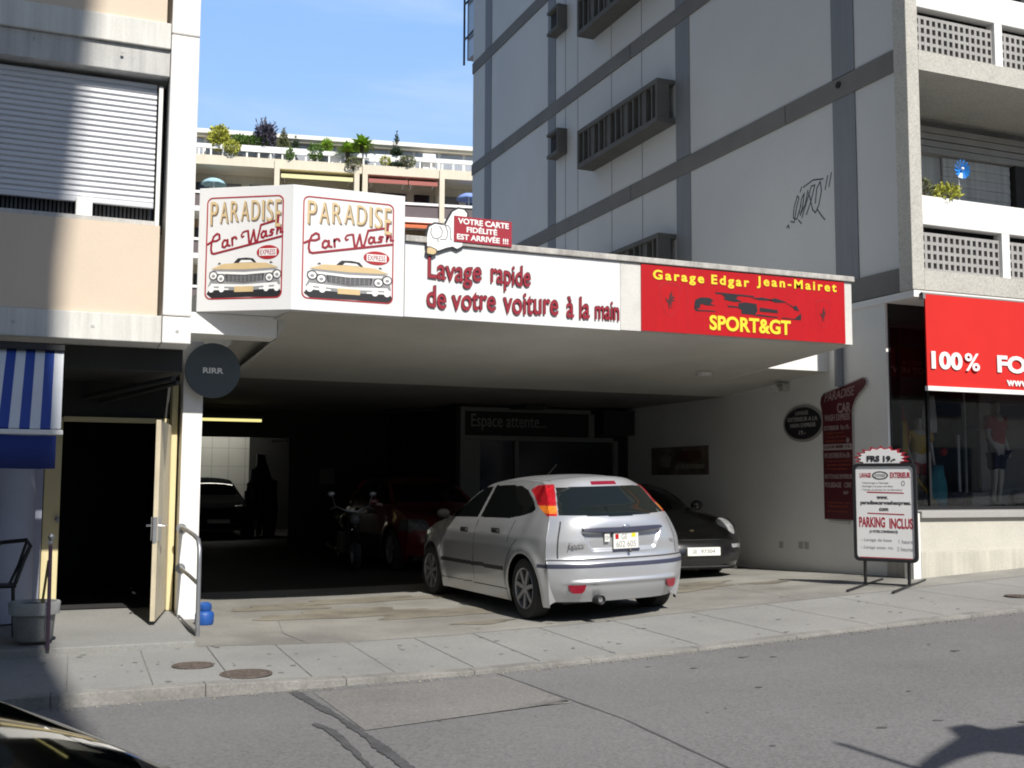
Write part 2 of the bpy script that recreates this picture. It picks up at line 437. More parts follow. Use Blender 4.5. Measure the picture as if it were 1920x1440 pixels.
    def build(s, name, m, parent=None, local=False, smooth=False, bevel=0.0, normals=None):
        me = bpy.data.meshes.new(name)
        vs = s.v
        if parent is not None and not local:
            inv = MW[parent.name].inverted()
            vs = [inv @ Vector(p) for p in vs]
        me.from_pydata([tuple(p) for p in vs], [], s.f)
        for mm in (m if isinstance(m, (list, tuple)) else [m]):
            me.materials.append(M[mm] if isinstance(mm, str) else mm)
        if any(s.mi):
            me.polygons.foreach_set('material_index', s.mi)
        if smooth:
            me.polygons.foreach_set('use_smooth', [True] * len(me.polygons))
        me.update()
        o = bpy.data.objects.new(name, me)
        COL.objects.link(o)
        if parent is not None:
            o.parent = parent
            MW[o.name] = MW[parent.name].copy()
        else:
            MW[o.name] = Matrix.Identity(4)
        if bevel:
            b = o.modifiers.new('bevel', 'BEVEL')
            b.width = bevel; b.segments = 2; b.limit_method = 'ANGLE'; b.angle_limit = 0.7
        if smooth and smooth != 'all':
            e = o.modifiers.new('split', 'EDGE_SPLIT')
            e.split_angle = math.radians(40)
        return o

class Fr:
    """a flat frame on a surface: origin, right, up; the normal points at the viewer of the surface"""
    def __init__(s, O, U, V=(0, 0, 1)):
        s.O, s.U, s.V = Vector(O), Vector(U).normalized(), Vector(V).normalized()
        s.N = s.U.cross(s.V).normalized()
    def p(s, u, v, d=0): return s.O + s.U * u + s.V * v + s.N * d

def rrect(u0, v0, u1, v1, r, k=5):
    P = []
    for cx, cy, a0 in ((u1 - r, v0 + r, -90), (u1 - r, v1 - r, 0), (u0 + r, v1 - r, 90), (u0 + r, v0 + r, 180)):
        for i in range(k + 1):
            a = math.radians(a0 + 90 * i / k)
            P.append((cx + r * math.cos(a), cy + r * math.sin(a)))
    return P

def oval(cx, cy, rx, ry, n=32):
    return [(cx + rx * math.cos(2 * math.pi * k / n), cy + ry * math.sin(2 * math.pi * k / n)) for k in range(n)]

_tc = {}
def text_mesh(body, bold=0.0, shear=0.0, space=1.0, sm=1.0):
    key = (body, bold, shear, space, sm)
    if key not in _tc:
        cu = bpy.data.curves.new('t', 'FONT')
        cu.body = body; cu.offset = bold; cu.shear = shear; cu.space_character = space; cu.align_x = 'LEFT'
        cu.resolution_u = 4; cu.extrude = 0.5
        o = bpy.data.objects.new('t', cu)
        COL.objects.link(o)
        dg = bpy.context.evaluated_depsgraph_get()
        me = bpy.data.meshes.new_from_object(o.evaluated_get(dg))
        vs = [tuple(v.co) for v in me.vertices]; fs = [tuple(p.vertices) for p in me.polygons]
        bpy.data.objects.remove(o); bpy.data.curves.remove(cu); bpy.data.meshes.remove(me)
        _tc[key] = (vs, fs)
    return _tc[key]

def put_text(mb, body, fr, u0, v0, u1, v1, d0, d1, bold=0.0, shear=0.0, space=1.0, fn=None):
    """letters fitted into the rectangle u0..u1, v0..v1 of a frame, standing d0..d1 proud of it"""
    vs, fs = text_mesh(body, bold, shear, space)
    if not vs: return
    xs = [v[0] for v in vs]; ys = [v[1] for v in vs]
    x0, x1, y0, y1 = min(xs), max(xs), min(ys), max(ys)
    P = []
    for x, y, z in vs:
        a, b = (x - x0) / max(x1 - x0, 1e-6), (y - y0) / max(y1 - y0, 1e-6)
        u, v = u0 + (u1 - u0) * a, v0 + (v1 - v0) * b
        if fn: u, v = fn(u, v)
        P.append(fr.p(u, v, d1 if z > 0 else d0))
    mb.add(P, fs)

def lines(parent, name, m, fr, d0, d1, items):
    """each line of writing is a part of its own: (text, u0, u1, v0, v1, bold)"""
    for body, u0, u1, v0, v1, bo in items:
        mb = MB(); put_text(mb, body, fr, u0, v0, u1, v1, d0, d1, bold=bo); mb.build(name, m, parent)

def tag(o, label=None, cat=None, group=None, kind=None):
    if label: o['label'] = label
    if cat: o['category'] = cat
    if group: o['group'] = group
    if kind: o['kind'] = kind
    return o

def thing(name, loc, rz=0.0, label=None, cat=None, group=None):
    o = bpy.data.objects.new(name, None)
    o.empty_display_size = 0.2
    COL.objects.link(o)
    o.location = loc; o.rotation_euler = (0, 0, rz)
    MW[o.name] = Matrix.Translation(Vector(loc)) @ Matrix.Rotation(rz, 4, 'Z')
    return tag(o, label, cat, group)

def copy_tree(o, parent=None):
    c = o.copy(); COL.objects.link(c)
    if parent is not None: c.parent = parent
    for ch in list(o.children): copy_tree(ch, c)
    return c

# ------------------------------------------------------------------ levels of the street
def lerp(pts, x):
    if x <= pts[0][0]: return pts[0][1]
    for (a, fa), (b, fb) in zip(pts[:-1], pts[1:]):
        if x <= b: return fa + (fb - fa) * (x - a) / (b - a)
    return pts[-1][1]
def z_road(x): return lerp([(-60, -0.5), (-30, -0.3), (-5, 0.0), (0, 0.09), (1.42, 0.102), (3.2, 0.132), (4.84, 0.193), (6.6, 0.285), (8.64, 0.381), (15, 0.70), (60, 2.6)], x)
def z_kerb(x): return z_road(x) + lerp([(1.1, 0.085), (2.3, 0.035), (3.5, 0.025), (5, 0.02), (7, 0.022), (9, 0.03), (30, 0.06)], x)
def z_pave(x, y):
    zp = z_kerb(x) + 0.006 * (min(y, 10.4) - 8)
    if y > 10.4:
        zi = 0.235 + 0.016 * max(0, min(x, 9.6) - 3)
        t = min(1, (y - 10.4) / 3.5)
        zp = zp * (1 - t) + zi * t
    return zp
# ------------------------------------------------------------------ ground, road, pavement
def sheet(name, xs, ys, fz, m, kind='structure', skirt=0):
    mb = MB(); nx, ny = len(xs), len(ys)
    mb.add([(x, y, fz(x, y)) for x in xs for y in ys], [(i * ny + j, (i + 1) * ny + j, (i + 1) * ny + j + 1, i * ny + j + 1) for i in range(nx - 1) for j in range(ny - 1)])
    o = mb.build(name, m, smooth='all')
    return tag(o, kind=kind)

XS = [-60, -40, -30, -20, -12, -8] + [-5 + 0.5 * i for i in range(42)] + [17, 20, 25, 30, 40, 60]
g = MB(); g.box(-400, -400, -3.0, 400, 600, -0.9); tag(g.build('ground', 'ground'), kind='structure')
sheet('road', XS, [0.9, 2, 3, 4, 5, 6, 7, 8.02], lambda x, y: z_road(x) + 0.05 * math.sin(math.pi * min(1, max(0, (y - 0.9) / 7.1))), 'asphalt')
sheet('near_pavement', XS, [-7, -3, 0.7], lambda x, y: z_road(x) + 0.10, 'pave')
k = MB()
for a, b in zip(XS[:-1], XS[1:]):
    k.hexa([(a, 0.7, z_road(a) - 0.1), (b, 0.7, z_road(b) - 0.1), (b, 0.9, z_road(b) - 0.1), (a, 0.9, z_road(a) - 0.1)],
           [(a, 0.7, z_road(a) + 0.102), (b, 0.7, z_road(b) + 0.102), (b, 0.9, z_road(b) + 0.10), (a, 0.9, z_road(a) + 0.10)])
tag(k.build('near_kerb', 'kerb'), kind='structure')
sheet('pavement', XS, [8.15, 8.6, 9.2, 9.8], lambda x, y: z_pave(x, y), 'pave')
AX = [x for x in XS if x >= -12 and x <= 17]
sheet('apron', AX, [9.8, 10.4, 11, 11.6, 12.2, 12.8, 13.4, 14.0], lambda x, y: z_pave(x, y), 'apron')
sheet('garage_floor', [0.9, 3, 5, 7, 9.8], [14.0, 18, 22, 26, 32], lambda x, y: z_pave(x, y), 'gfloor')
# kerb stones, sloping down to the driveway
k = MB()
x = -12.0
while x < 26:
    a, b = x + 0.0015, x + 0.9985
    k.hexa([(a, 8.0, z_road(a) - 0.1), (b, 8.0, z_road(b) - 0.1), (b, 8.147, z_road(b) - 0.1), (a, 8.147, z_road(a) - 0.1)],
           [(a, 8.012, z_kerb(a) + 0.001), (b, 8.012, z_kerb(b) + 0.001), (b, 8.147, z_kerb(b) + 0.004), (a, 8.147, z_kerb(a) + 0.004)])
    x += 1.0
tag(k.build('kerb', 'kerb', bevel=0.006), kind='structure')
# joints between the paving slabs (the strip along the kerb) and across the apron
j = MB()
def joint(p, q, w=0.012, dz=0.004):
    (x0, y0), (x1, y1) = p, q
    L = math.hypot(x1 - x0, y1 - y0); nx, ny = -(y1 - y0) / L * w / 2, (x1 - x0) / L * w / 2
    n = max(2, int(L / 0.3))
    for i in range(n):
        a, b = i / n, (i + 1) / n
        P = []
        for t, sgn in ((a, 1), (b, 1), (b, -1), (a, -1)):
            X, Y = x0 + (x1 - x0) * t + nx * sgn, y0 + (y1 - y0) * t + ny * sgn
            P.append((X, Y, z_pave(X, Y) + dz))
        j.add(P, [(3, 2, 1, 0)])
for i, xx in enumerate([-3.4, -2.7, -2.0, -1.3, -0.6, 0.1, 0.66, 1.2, 1.78, 2.42, 3.05, 3.62, 4.3, 5.1, 6.0, 6.9, 7.8, 8.8, 9.8, 10.8, 11.8, 12.8]):
    joint((xx, 8.16), (xx + 0.02, 9.78), 0.008)
joint((1.15, 9.79), (17, 9.79), 0.012)
joint((2.1, 9.8), (2.0, 10.5)); joint((2.0, 10.5), (2.12, 11.4), 0.008); joint((5.1, 9.8), (5.4, 12.2), 0.006); joint((7.4, 9.8), (7.6, 13.2), 0.006)
tag(j.build('paving_joints', 'joint'), kind='structure')
# chewing gum and dirt spots
sp = MB()
for i in range(110):
    X, Y = random.uniform(-0.3, 8.5), random.uniform(8.2, 10.2)
    r = random.choice([0.010, 0.013, 0.018, 0.024])
    z = z_pave(X, Y) + 0.0035
    ph = random.random() * 6
    sp.add([(X + r * (1 + 0.3 * math.sin(3 * a + ph)) * math.cos(a), Y + r * math.sin(a), z) for a in [2 * math.pi * q / 9 for q in range(9)]], [tuple(range(9))])
tag(sp.build('pavement_stains', mat('gum_spots', (0.17, 0.165, 0.155), 0.9, 0.3, 5)), kind='stuff', label='dark chewing gum spots and stains on the pavement', cat='stains')
# tar repair stripes and asphalt seams
def road_strip(mb, pts, widths, dz=0.005, jag=0.02):
    L = []; R = []
    for i, (p, w) in enumerate(zip(pts, widths)):
        a = pts[max(i - 1, 0)]; b = pts[min(i + 1, len(pts) - 1)]
        dx, dy = b[0] - a[0], b[1] - a[1]; l = math.hypot(dx, dy)
        nx, ny = -dy / l, dx / l
        e1, e2 = random.uniform(-jag, jag), random.uniform(-jag, jag)
        for sgn, arr, e in ((1, L, e1), (-1, R, e2)):
            X, Y = p[0] + nx * (w / 2 + e) * sgn, p[1] + ny * (w / 2 + e) * sgn
            arr.append((X, Y, z_road(X) + 0.05 * math.sin(math.pi * min(1, max(0, (Y - 0.9) / 7.1))) + dz))
    n = len(L)
    mb.add(L + R, [(i, n + i, n + i + 1, i + 1) for i in range(n - 1)])
def dense(pts, step=0.07):
    out = []
    for a, b in zip(pts[:-1], pts[1:]):
        n = max(1, int(math.hypot(b[0] - a[0], b[1] - a[1]) / step))
        for i in range(n): out.append((a[0] + (b[0] - a[0]) * i / n, a[1] + (b[1] - a[1]) * i / n))
    return out + [pts[-1]]
t = MB()
P = dense([(1.60, 7.98), (1.63, 7.4), (1.67, 6.9), (1.69, 6.2), (1.69, 5.6), (1.70, 4.6), (1.72, 3.4)], 0.03)
road_strip(t, P, [0.058 + 0.016 * math.sin(i * 0.11) + 0.010 * math.sin(i * 0.31) for i in range(len(P))], jag=0.009)
P = dense([(1.49, 6.75), (1.54, 6.5), (1.53, 5.9), (1.51, 5.3), (1.49, 4.6), (1.5, 3.6)], 0.03)
road_strip(t, P, [0.042 + 0.014 * math.sin(i * 0.13) for i in range(len(P))], jag=0.008)
tag(t.build('tar_repair', 'tar'), kind='structure')
t = MB()
P = dense([(3.17, 7.97), (3.19, 7.0), (3.22, 6.0), (3.16, 5.0), (3.1, 4.0)], 0.12)
road_strip(t, P, [0.010 + 0.010 * abs(math.sin(i * 0.9)) for i in range(len(P))], 0.0045, 0.004)
tag(t.build('asphalt_seams', mat('seam_tar', (0.075, 0.074, 0.075), 0.85, 0.2, 8)), kind='structure')
# a paler repair patch by the kerb, oil drips and gutter grit
pt = MB()
px_, py_ = [1.72 + 0.145 * i for i in range(11)], [6.42 + 0.2 * i for i in range(8)]
pt.add([(x, y + (0.16 * (x - 1.72) if y < 6.5 else 0), z_road(x) + 0.05 * math.sin(math.pi * min(1, max(0, (y - 0.9) / 7.1))) + 0.0032) for x in px_ for y in py_], [(i * 8 + k, (i + 1) * 8 + k, (i + 1) * 8 + k + 1, i * 8 + k + 1) for i in range(10) for k in range(7)])
tag(pt.build('asphalt_patch', 'patch', smooth='all'), kind='structure')
od = MB()
for i in range(22):
    X, Y = random.uniform(0.5, 8), random.uniform(3.8, 7.9); r = random.choice([0.008, 0.012, 0.02, 0.03]); ph = random.random() * 6
    zz = z_road(X) + 0.05 * math.sin(math.pi * min(1, max(0, (Y - 0.9) / 7.1))) + 0.0042
    od.add([(X + 1.6 * r * (1 + 0.3 * math.sin(3 * a + ph)) * math.cos(a), Y + r * (1 + 0.25 * math.sin(2 * a + ph)) * math.sin(a), zz) for a in [2 * math.pi * q / 12 for q in range(12)]], [tuple(range(12))])
tag(od.build('road_stains', mat('oil_spots', (0.093, 0.091, 0.090), 0.9, 0.3, 5)), kind='stuff', label='dark oil drips and stains scattered on the road', cat='stains')
fs = MB()
for (X, Y, a, b) in ((2.9, 11.6, .9, .35), (3.9, 11.2, .7, .28), (2.3, 12.3, .5, .25), (3.4, 12.6, 1.1, .22), (7.0, 11.6, .6, .3), (7.5, 12.0, .45, .22), (8.2, 11.5, .35, .15), (4.0, 10.4, .3, .12)):
    ph = random.random() * 6
    rg = [(1.0 + 0.22 * math.sin(3 * t + ph) + 0.12 * math.sin(7 * t + 2 * ph)) for t in [2 * math.pi * q / 40 for q in range(40)]]
    fs.add([(X + a * rg[q] * math.cos(2 * math.pi * q / 40), Y + b * rg[q] * math.sin(2 * math.pi * q / 40), z_pave(X + a * rg[q] * math.cos(2 * math.pi * q / 40), Y + b * rg[q] * math.sin(2 * math.pi * q / 40)) + 0.0045) for q in range(40)] + [(X, Y, z_pave(X, Y) + 0.0045)], [(q, (q + 1) % 40, 40) for q in range(40)])
tag(fs.build('forecourt_stains', mat('brown_floor_stain', (0.175, 0.160, 0.128), 0.75, 0.35, 2.0, 0.12, 40)), kind='stuff', label='brownish damp stains on the concrete before the garage mouth', cat='stains')
gt = MB()
for i in range(420):
    X = random.uniform(-0.5, 10); Y = 7.97 - abs(random.gauss(0, 0.05)); r = random.uniform(0.004, 0.012)
    gt.ball((X, Y, z_road(X) + 0.006), r, r, r * 0.6, 6, 4)
tag(gt.build('gutter_grit', mat('grit', (0.19, 0.18, 0.16), 0.9, 0.5, 30)), kind='stuff', label='pale grit and small litter lying along the gutter', cat='grit')
# manhole covers
def manhole(x, y, r, label):
    o = thing('manhole_cover', (x, y, z_pave(x, y) + 0.004), 0, label, 'manhole cover', 'manhole covers in the pavement')
    mb = MB(); mb.lathe([(0, 0.004), (r * 0.84, 0.004), (r * 0.86, 0.0), (r * 0.87, 0.0)], (x, y, z_pave(x, y) + 0.004), n=36)
    for q in range(26):
        a = 2.399 * q; rr = r * 0.8 * math.sqrt((q + 0.5) / 26)
        X, Y, Z = x + rr * math.cos(a), y + rr * math.sin(a), z_pave(x, y) + 0.008
        mb.box(X - 0.012, Y - 0.005, Z, X + 0.012, Y + 0.005, Z + 0.004)
    mb.build('lid', 'iron', o)
    f = MB(); f.lathe([(r * 0.87, 0.001), (r * 0.88, 0.005), (r, 0.005), (r * 1.01, 0.0)], (x, y, z_pave(x, y) + 0.004), n=36); f.build('rim', 'iron', o)
manhole(1.0, 8.82, 0.155, 'smaller round iron manhole cover in the pavement near the door step')
manhole(1.33, 8.36, 0.19, 'larger rusty round manhole cover in the pavement near the kerb')
manhole(9.25, 8.62, 0.14, 'small round iron cover in the pavement in front of the shop window')

# ------------------------------------------------------------------ left building (upper floors, canted concrete and beige panels)
YF = 10.2
lb = thing('apartment_block', (-6, 15, 0), 0, 'beige panelled apartment block with white corner pilaster and half closed roller shutter, above the doorway', 'building')
FL = Fr((0, YF, 0), (1, 0, 0))
mb = MB(); mb.box(-14, YF + 0.45, 2.83, 1.05, 26, 24); mb.build('wall', 'conc_lt', lb)
for zi in range(5):
    z = 2.83 + 2.72 * zi
    mb = MB(); mb.box(-14, YF, z, 0.795, YF + 0.45, z + 0.245); mb.build('concrete_band', 'conc_lt', lb, bevel=0.008)
    if zi:
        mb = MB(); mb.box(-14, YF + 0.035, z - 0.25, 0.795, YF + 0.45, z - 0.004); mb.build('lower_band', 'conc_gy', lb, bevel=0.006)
    mb = MB(); mb.box(-14, YF + 0.03, z + 0.25, 0.755, YF + 0.45, z + 1.07); mb.build('beige_panel', 'beige', lb)
    # roller shutter in its opening, with the gap and sill below
    y0 = YF + 0.16
    mb = MB(); mb.box(-14, y0 + 0.22, z + 1.07, 0.795, y0 + 0.25, z + 2.47); mb.build('window_pane', 'win_dk', lb)
    sl = MB(); n = 22
    for i in range(n):
        a, b = z + 1.30 + (1.13 / n) * i, z + 1.30 + (1.13 / n) * (i + 1)
        sl.add([(-14, y0 + 0.02, a), (0.70, y0 + 0.02, a), (0.70, y0, a + 0.012), (-14, y0, a + 0.012), (0.70, y0 + 0.004, b - 0.014), (-14, y0 + 0.004, b - 0.014), (0.70, y0 + 0.02, b), (-14, y0 + 0.02, b)],
               [(0, 1, 2, 3), (3, 2, 4, 5), (5, 4, 6, 7)])
    sh = sl.build('roller_shutter', 'shutter', lb)
    mb = MB(); mb.box(-14, y0 - 0.012, z + 1.255, 0.70, y0 + 0.03, z + 1.302); mb.build('bottom_bar', 'shutter', sh, bevel=0.004)
    mb = MB(); mb.box(0.715, y0 - 0.04, z + 1.04, 0.752, y0 + 0.03, z + 2.40); mb.build('shutter_rail', 'white_pt', lb, bevel=0.004)
    mb = MB(); mb.box(-14, y0 - 0.10, z + 1.075, 0.71, y0 + 0.10, z + 1.115); mb.build('window_sill', 'conc_gy', lb, bevel=0.004)
    mb = MB()
    for i in range(40): mb.box(0.66 - 0.035 * i, y0 + 0.10 + 0.012 * math.sin(i * 1.7), z + 1.115, 0.68 - 0.035 * i, y0 + 0.115 + 0.012 * math.sin(i * 1.7), z + 1.29)
    mb.build('curtain', mat('grey_net_curtain_%d' % zi, (0.12, 0.12, 0.125), 0.9), lb)
    mb = MB(); mb.box(0.04, y0 - 0.09, z + 1.10, 0.18, y0 + 0.02, z + 1.28); mb.build('latch_box', 'white_pt', lb, bevel=0.01)
mb = MB()
for q in range(6):
    a = 2.83 + 0.0 if q == 0 else 2.83 + 0.247 + 2.62 * (q - 1) + 0.006
    b = 3.07 if q == 0 else a + 2.61
    if q == 0: mb.box(0.80, YF - 0.02, 2.83, 1.05, YF + 0.449, 3.072)
    else: mb.box(0.80, YF - 0.012, a, 1.05, YF + 0.449, b)
mb.build('corner_pilaster', 'pilaster', lb, bevel=0.01)
mb = MB()
for (px, pz) in ((-0.42, 2.95), (0.22, 2.95), (0.93, 2.94), (-0.35, 5.47), (0.38, 5.46)): mb.lathe([(0, 0.004), (0.014, 0.003), (0.016, 0)], (px, YF - 0.021 if px > 0.8 else YF - 0.001, pz), (0, -1, 0), n=12)
mb.build('formwork_hole', 'conc_gy', lb)
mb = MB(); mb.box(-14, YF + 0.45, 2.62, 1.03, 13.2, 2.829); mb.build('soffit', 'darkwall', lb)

# ground floor of that building: door, jambs, passage behind, column
YD = 12.0
st = MB(); st.hexa([(-6, 9.70, 0.0), (1.12, 9.72, 0.0), (1.12, 12.9, 0.0), (-6, 12.9, 0.0)], [(-6, 9.70, 0.252), (1.12, 9.72, 0.248), (1.12, 12.9, 0.29), (-6, 12.9, 0.29)])
tag(st.build('door_step', 'pave', bevel=0.008), kind='structure')
dw = thing('doorway', (0.5, YD, 0.28), 0, 'open cream doorway with dark passage behind and grey transom panel above', 'doorway')
mb = MB(); mb.box(-0.14, YD, 0.28, 0.015, YD + 0.15, 2.24); mb.build('door_jamb', 'creampt', dw, bevel=0.006)
mb = MB(); mb.box(1.055, YD - 0.18, 0.28, 1.115, YD + 0.15, 2.60); mb.build('door_jamb', 'creampt', dw, bevel=0.006)
mb = MB(); mb.box(0.018, YD + 0.01, 2.20, 1.052, YD + 0.13, 2.25); mb.build('door_header', 'creampt', dw, bevel=0.004)
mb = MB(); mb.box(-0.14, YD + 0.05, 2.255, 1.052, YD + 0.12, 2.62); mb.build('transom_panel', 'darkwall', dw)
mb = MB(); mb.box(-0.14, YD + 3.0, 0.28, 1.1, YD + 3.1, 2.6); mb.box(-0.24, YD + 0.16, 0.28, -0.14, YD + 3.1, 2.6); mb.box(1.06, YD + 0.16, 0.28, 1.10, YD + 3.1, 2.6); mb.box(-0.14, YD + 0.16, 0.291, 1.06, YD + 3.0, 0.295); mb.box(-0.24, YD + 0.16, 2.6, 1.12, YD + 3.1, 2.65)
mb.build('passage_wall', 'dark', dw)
lf = thing('door_leaf', (1.03, YD - 0.19, 0.30), 0)
a, b = Vector((1.035, YD - 0.19, 0)), Vector((0.845, 10.78, 0))
d = (b - a).normalized(); nn = Vector((-d.y, d.x, 0)) * 0.022
bpy.data.objects.remove(lf)
mb = MB(); c = [a - nn, b - nn, b + nn, a + nn]
mb.hexa([(q.x, q.y, 0.30) for q in c], [(q.x, q.y, 2.17) for q in c])
leaf = mb.build('door', 'doorleaf', dw, bevel=0.004)
fr = Fr(b + nn * 1.02 - d * 0.0, (a - b)); 
hb = MB()
for sgn in (1, -1):
    e = b - d * 0.07 + nn * sgn
    o2 = nn.normalized() * sgn
    hb.bar(e + o2 * 0.006 + Vector((0, 0, 1.04)), e + o2 * 0.006 + Vector((0, 0, 1.26)), 0.035, 0.012, (0, 1, 0))
    hb.tube([e + Vector((0, 0, 1.18)), e + o2 * 0.06 + Vector((0, 0, 1.18)), e + o2 * 0.06 - d * 0.12 + Vector((0, 0, 1.18))], 0.010, 8)
hb.build('handle', 'chrome', leaf)
hb = MB(); hb.box(b.x - 0.02, b.y - 0.003, 1.02, b.x + 0.02, b.y - 0.001, 1.26); hb.build('lock_plate', 'steel', leaf)
mb = MB(); mb.box(-0.02, YD - 0.025, 1.18, 0.012, YD - 0.002, 1.24); mb.lathe([(0.012, 0), (0.012, 0.04), (0.02, 0.05), (0.0, 0.06)], (-0.01, YD - 0.02, 1.21), (0, -1, 0), 10); mb.build('strike_knob', 'steel', dw)
# pipes and a blind box under the soffit over the door
pp = MB()
pp.tube([(0.2, YD + 0.0, 2.44), (0.96, 10.72, 2.56)], 0.028, 8); pp.tube([(0.36, YD + 0.0, 2.40), (1.0, 10.72, 2.52)], 0.022, 8)
tag(pp.build('service_pipes', 'darkwall', smooth=True), 'dark service pipes slung diagonally below the soffit over the open door', 'pipes')

# pillar between door and garage
pl = thing('pillar', (1.24, 11.7, 0.27), 0, 'white painted pillar between the open door and the garage entrance', 'pillar')
mb = MB(); mb.box(1.14, 11.62, 0.2, 1.338, 12.0, 3.04); mb.build('shaft', 'white_pt', pl, bevel=0.008)
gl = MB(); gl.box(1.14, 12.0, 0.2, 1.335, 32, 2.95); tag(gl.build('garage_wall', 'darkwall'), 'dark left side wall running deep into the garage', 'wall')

# bluish column and wall left of the door under the awning
wl_ = thing('plastered_shop', (-3, 11.5, 0.28), 0, 'bluish white plastered shop front with rounded column below the striped awning', 'shop front')
mb = MB(); mb.box(-8, 11.62, 0.28, -0.145, 12.1, 2.62); mb.build('wall', 'bluewhite', wl_)
mb = MB(); mb.lathe([(0.30, 0.285), (0.30, 2.61)], (-0.50, 11.45, 0), n=40); mb.build('column', 'bluewhite', wl_, smooth=True)

# ------------------------------------------------------------------ garage structure: canopy, soffit, beams, inner walls
cn = thing('canopy', (5, 11, 3.2), 0, 'white flat canopy roof over the garage forecourt with stone coping', 'canopy')
XE = 8.665
YC = 10.4
def z_sof(y): return lerp([(10.4, 3.245), (14.6, 2.955), (40, 2.955)], y)
mb = MB()   # roof slab with sloping underside
mb.add([(2.01, 10.44, 3.245), (XE, 10.44, 3.245), (XE, 14.6, 2.955), (1.36, 14.6, 2.955), (2.01, 10.44, 3.9), (XE, 10.44, 3.9), (XE, 14.6, 3.9), (1.36, 14.6, 3.9)],
       [(0, 3, 2, 1), (4, 5, 6, 7), (1, 2, 6, 5), (2, 3, 7, 6), (3, 0, 4, 7), (0, 1, 5, 4)])
mb.add([(XE, 12.12, z_sof(12.12)), (9.648, 12.12, z_sof(12.12)), (9.648, 14.6, 2.955), (XE, 14.6, 2.955)], [(0, 3, 2, 1)])
mb.build('roof_slab', 'soffit', cn)
mb = MB(); mb.box(1.33, 14.6, 2.955, 9.648, 32, 3.5); mb.build('ceiling', 'ceil_in', cn)
mb = MB(); mb.lathe([(0.0, -0.06), (0.10, -0.05), (0.12, 0.0)], (8.0, 12.6, z_sof(12.6)), n=18); mb.build('ceiling_lamp', 'fasc_gy', cn)
mb = MB(); mb.box(XE + 0.004, 12.08, z_sof(12.1), 9.648, 12.115, 3.62); mb.build('end_beam', 'white_pt', cn)
mb = MB(); mb.box(5.552, YC, 3.25, XE, 10.437, 4.0); mb.build('grey_fascia', 'fasc_gy', cn)
mb = MB(); mb.box(3.118, YC, 3.245, 5.548, 10.437, 3.998); mb.build('white_fascia', 'sign_wh', cn)
mb = MB(); mb.box(3.118, YC - 0.03, 4.004, XE + 0.03, 10.75, 4.068); mb.build('coping', 'coping', cn, bevel=0.008)
mb = MB(); mb.box(3.118, YC - 0.004, 3.999, XE + 0.012, 10.74, 4.003); mb.build('coping_gap', 'seam', cn)
mb = MB(); mb.box(1.10, 10.93, 3.03, 1.96, 11.3, 3.238); mb.build('end_beam', 'white_pt', cn, bevel=0.006)
mb = MB(); mb.add([(1.965, 10.93, 3.03), (2.07, 10.95, 3.238), (1.965, 10.93, 3.238), (1.965, 14.6, 2.953), (2.07, 14.6, 2.954)], [(0, 1, 2), (0, 3, 4, 1)]); mb.build('beam_edge', 'fasc_gy', cn)

iw = thing('garage_back_wall', (5.5, 22, 0.3), 0, 'dark back wall of the garage with opening into the lit wash bay', 'wall')
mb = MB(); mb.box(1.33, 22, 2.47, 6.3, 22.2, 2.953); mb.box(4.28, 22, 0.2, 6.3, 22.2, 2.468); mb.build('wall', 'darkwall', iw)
mb = MB(); mb.box(4.86, 21.97, 1.54, 5.16, 21.995, 1.86); mb.build('notice', mat('dim_notice', (0.10, 0.10, 0.098), 0.7), iw)
mb = MB(); mb.box(3.9, 21.9, 2.36, 4.15, 21.99, 2.42); mb.build('bracket', 'shut_gy', iw)
wb = thing('wash_bay', (3.5, 27, 0.3), 0, 'white tiled wash bay glowing behind the dark garage', 'room')
mb = MB(); mb.box(1.33, 31.0, 0.2, 7.0, 31.2, 2.953); 
mb.build('tiled_wall', 'tile', wb)
mb = MB(); mb.box(4.86, 30.90, 0.2, 6.9, 30.98, 2.953); mb.build('shade_panel', 'darkwall', wb)  # dark sheet standing for the shade on the right part of the tiles
tj = MB()
for i in range(8): tj.box(1.6 + 0.45 * i, 30.992, 0.3, 1.607 + 0.45 * i, 30.999, 2.95)
for i in range(5): tj.box(1.33, 30.992, 0.5 + 0.5 * i, 4.85, 30.999, 0.507 + 0.5 * i)
tj.build('tile_joint', 'shut_gy', wb)
mb = MB(); mb.box(6.9, 22.2, 0.2, 7.0, 31, 2.953); mb.box(1.33, 22.2, 0.2, 1.34, 31, 2.953); mb.build('side_wall', 'darkwall', wb)
def tube_lamp(x0, x1, y, z, m, label, w=True):
    o = thing('fluorescent_lamp', ((x0 + x1) / 2, y, z), 0, label, 'lamp', 'fluorescent lamps in the garage')
    b = MB(); b.box(x0 - 0.03, y - 0.05, z + 0.03, x1 + 0.03, y + 0.05, z + 0.08); b.box(x0 - 0.025, y - 0.02, z - 0.02, x0, y + 0.02, z + 0.03); b.box(x1, y - 0.02, z - 0.02, x1 + 0.025, y + 0.02, z + 0.03)
    for xx in (x0 + 0.15, x1 - 0.15): b.tube([(xx, y, z + 0.08), (xx, y, 2.95)], 0.008, 6)
    b.build('fitting', 'blackpl', o)
    t = MB(); t.tube([(x0, y, z), (x1, y, z)], 0.026, 10); t.build('tube', m, o, smooth=True)
tube_lamp(2.15, 3.34, 20, 2.69, 'tube_l', 'longer glowing yellow fluorescent tube above the wash bay opening')
tube_lamp(6.35, 6.45, 21.6, 2.76, 'tube_l2', 'small stub of a dim fluorescent tube left of the other dim tube')
tube_lamp(6.56, 7.50, 21.6, 2.76, 'tube_l2', 'shorter dim fluorescent tube left of the waiting room sign')
tube_lamp(1.9, 4.9, 29.7, 2.90, 'tube_w', 'bright white fluorescent tube inside the wash bay')
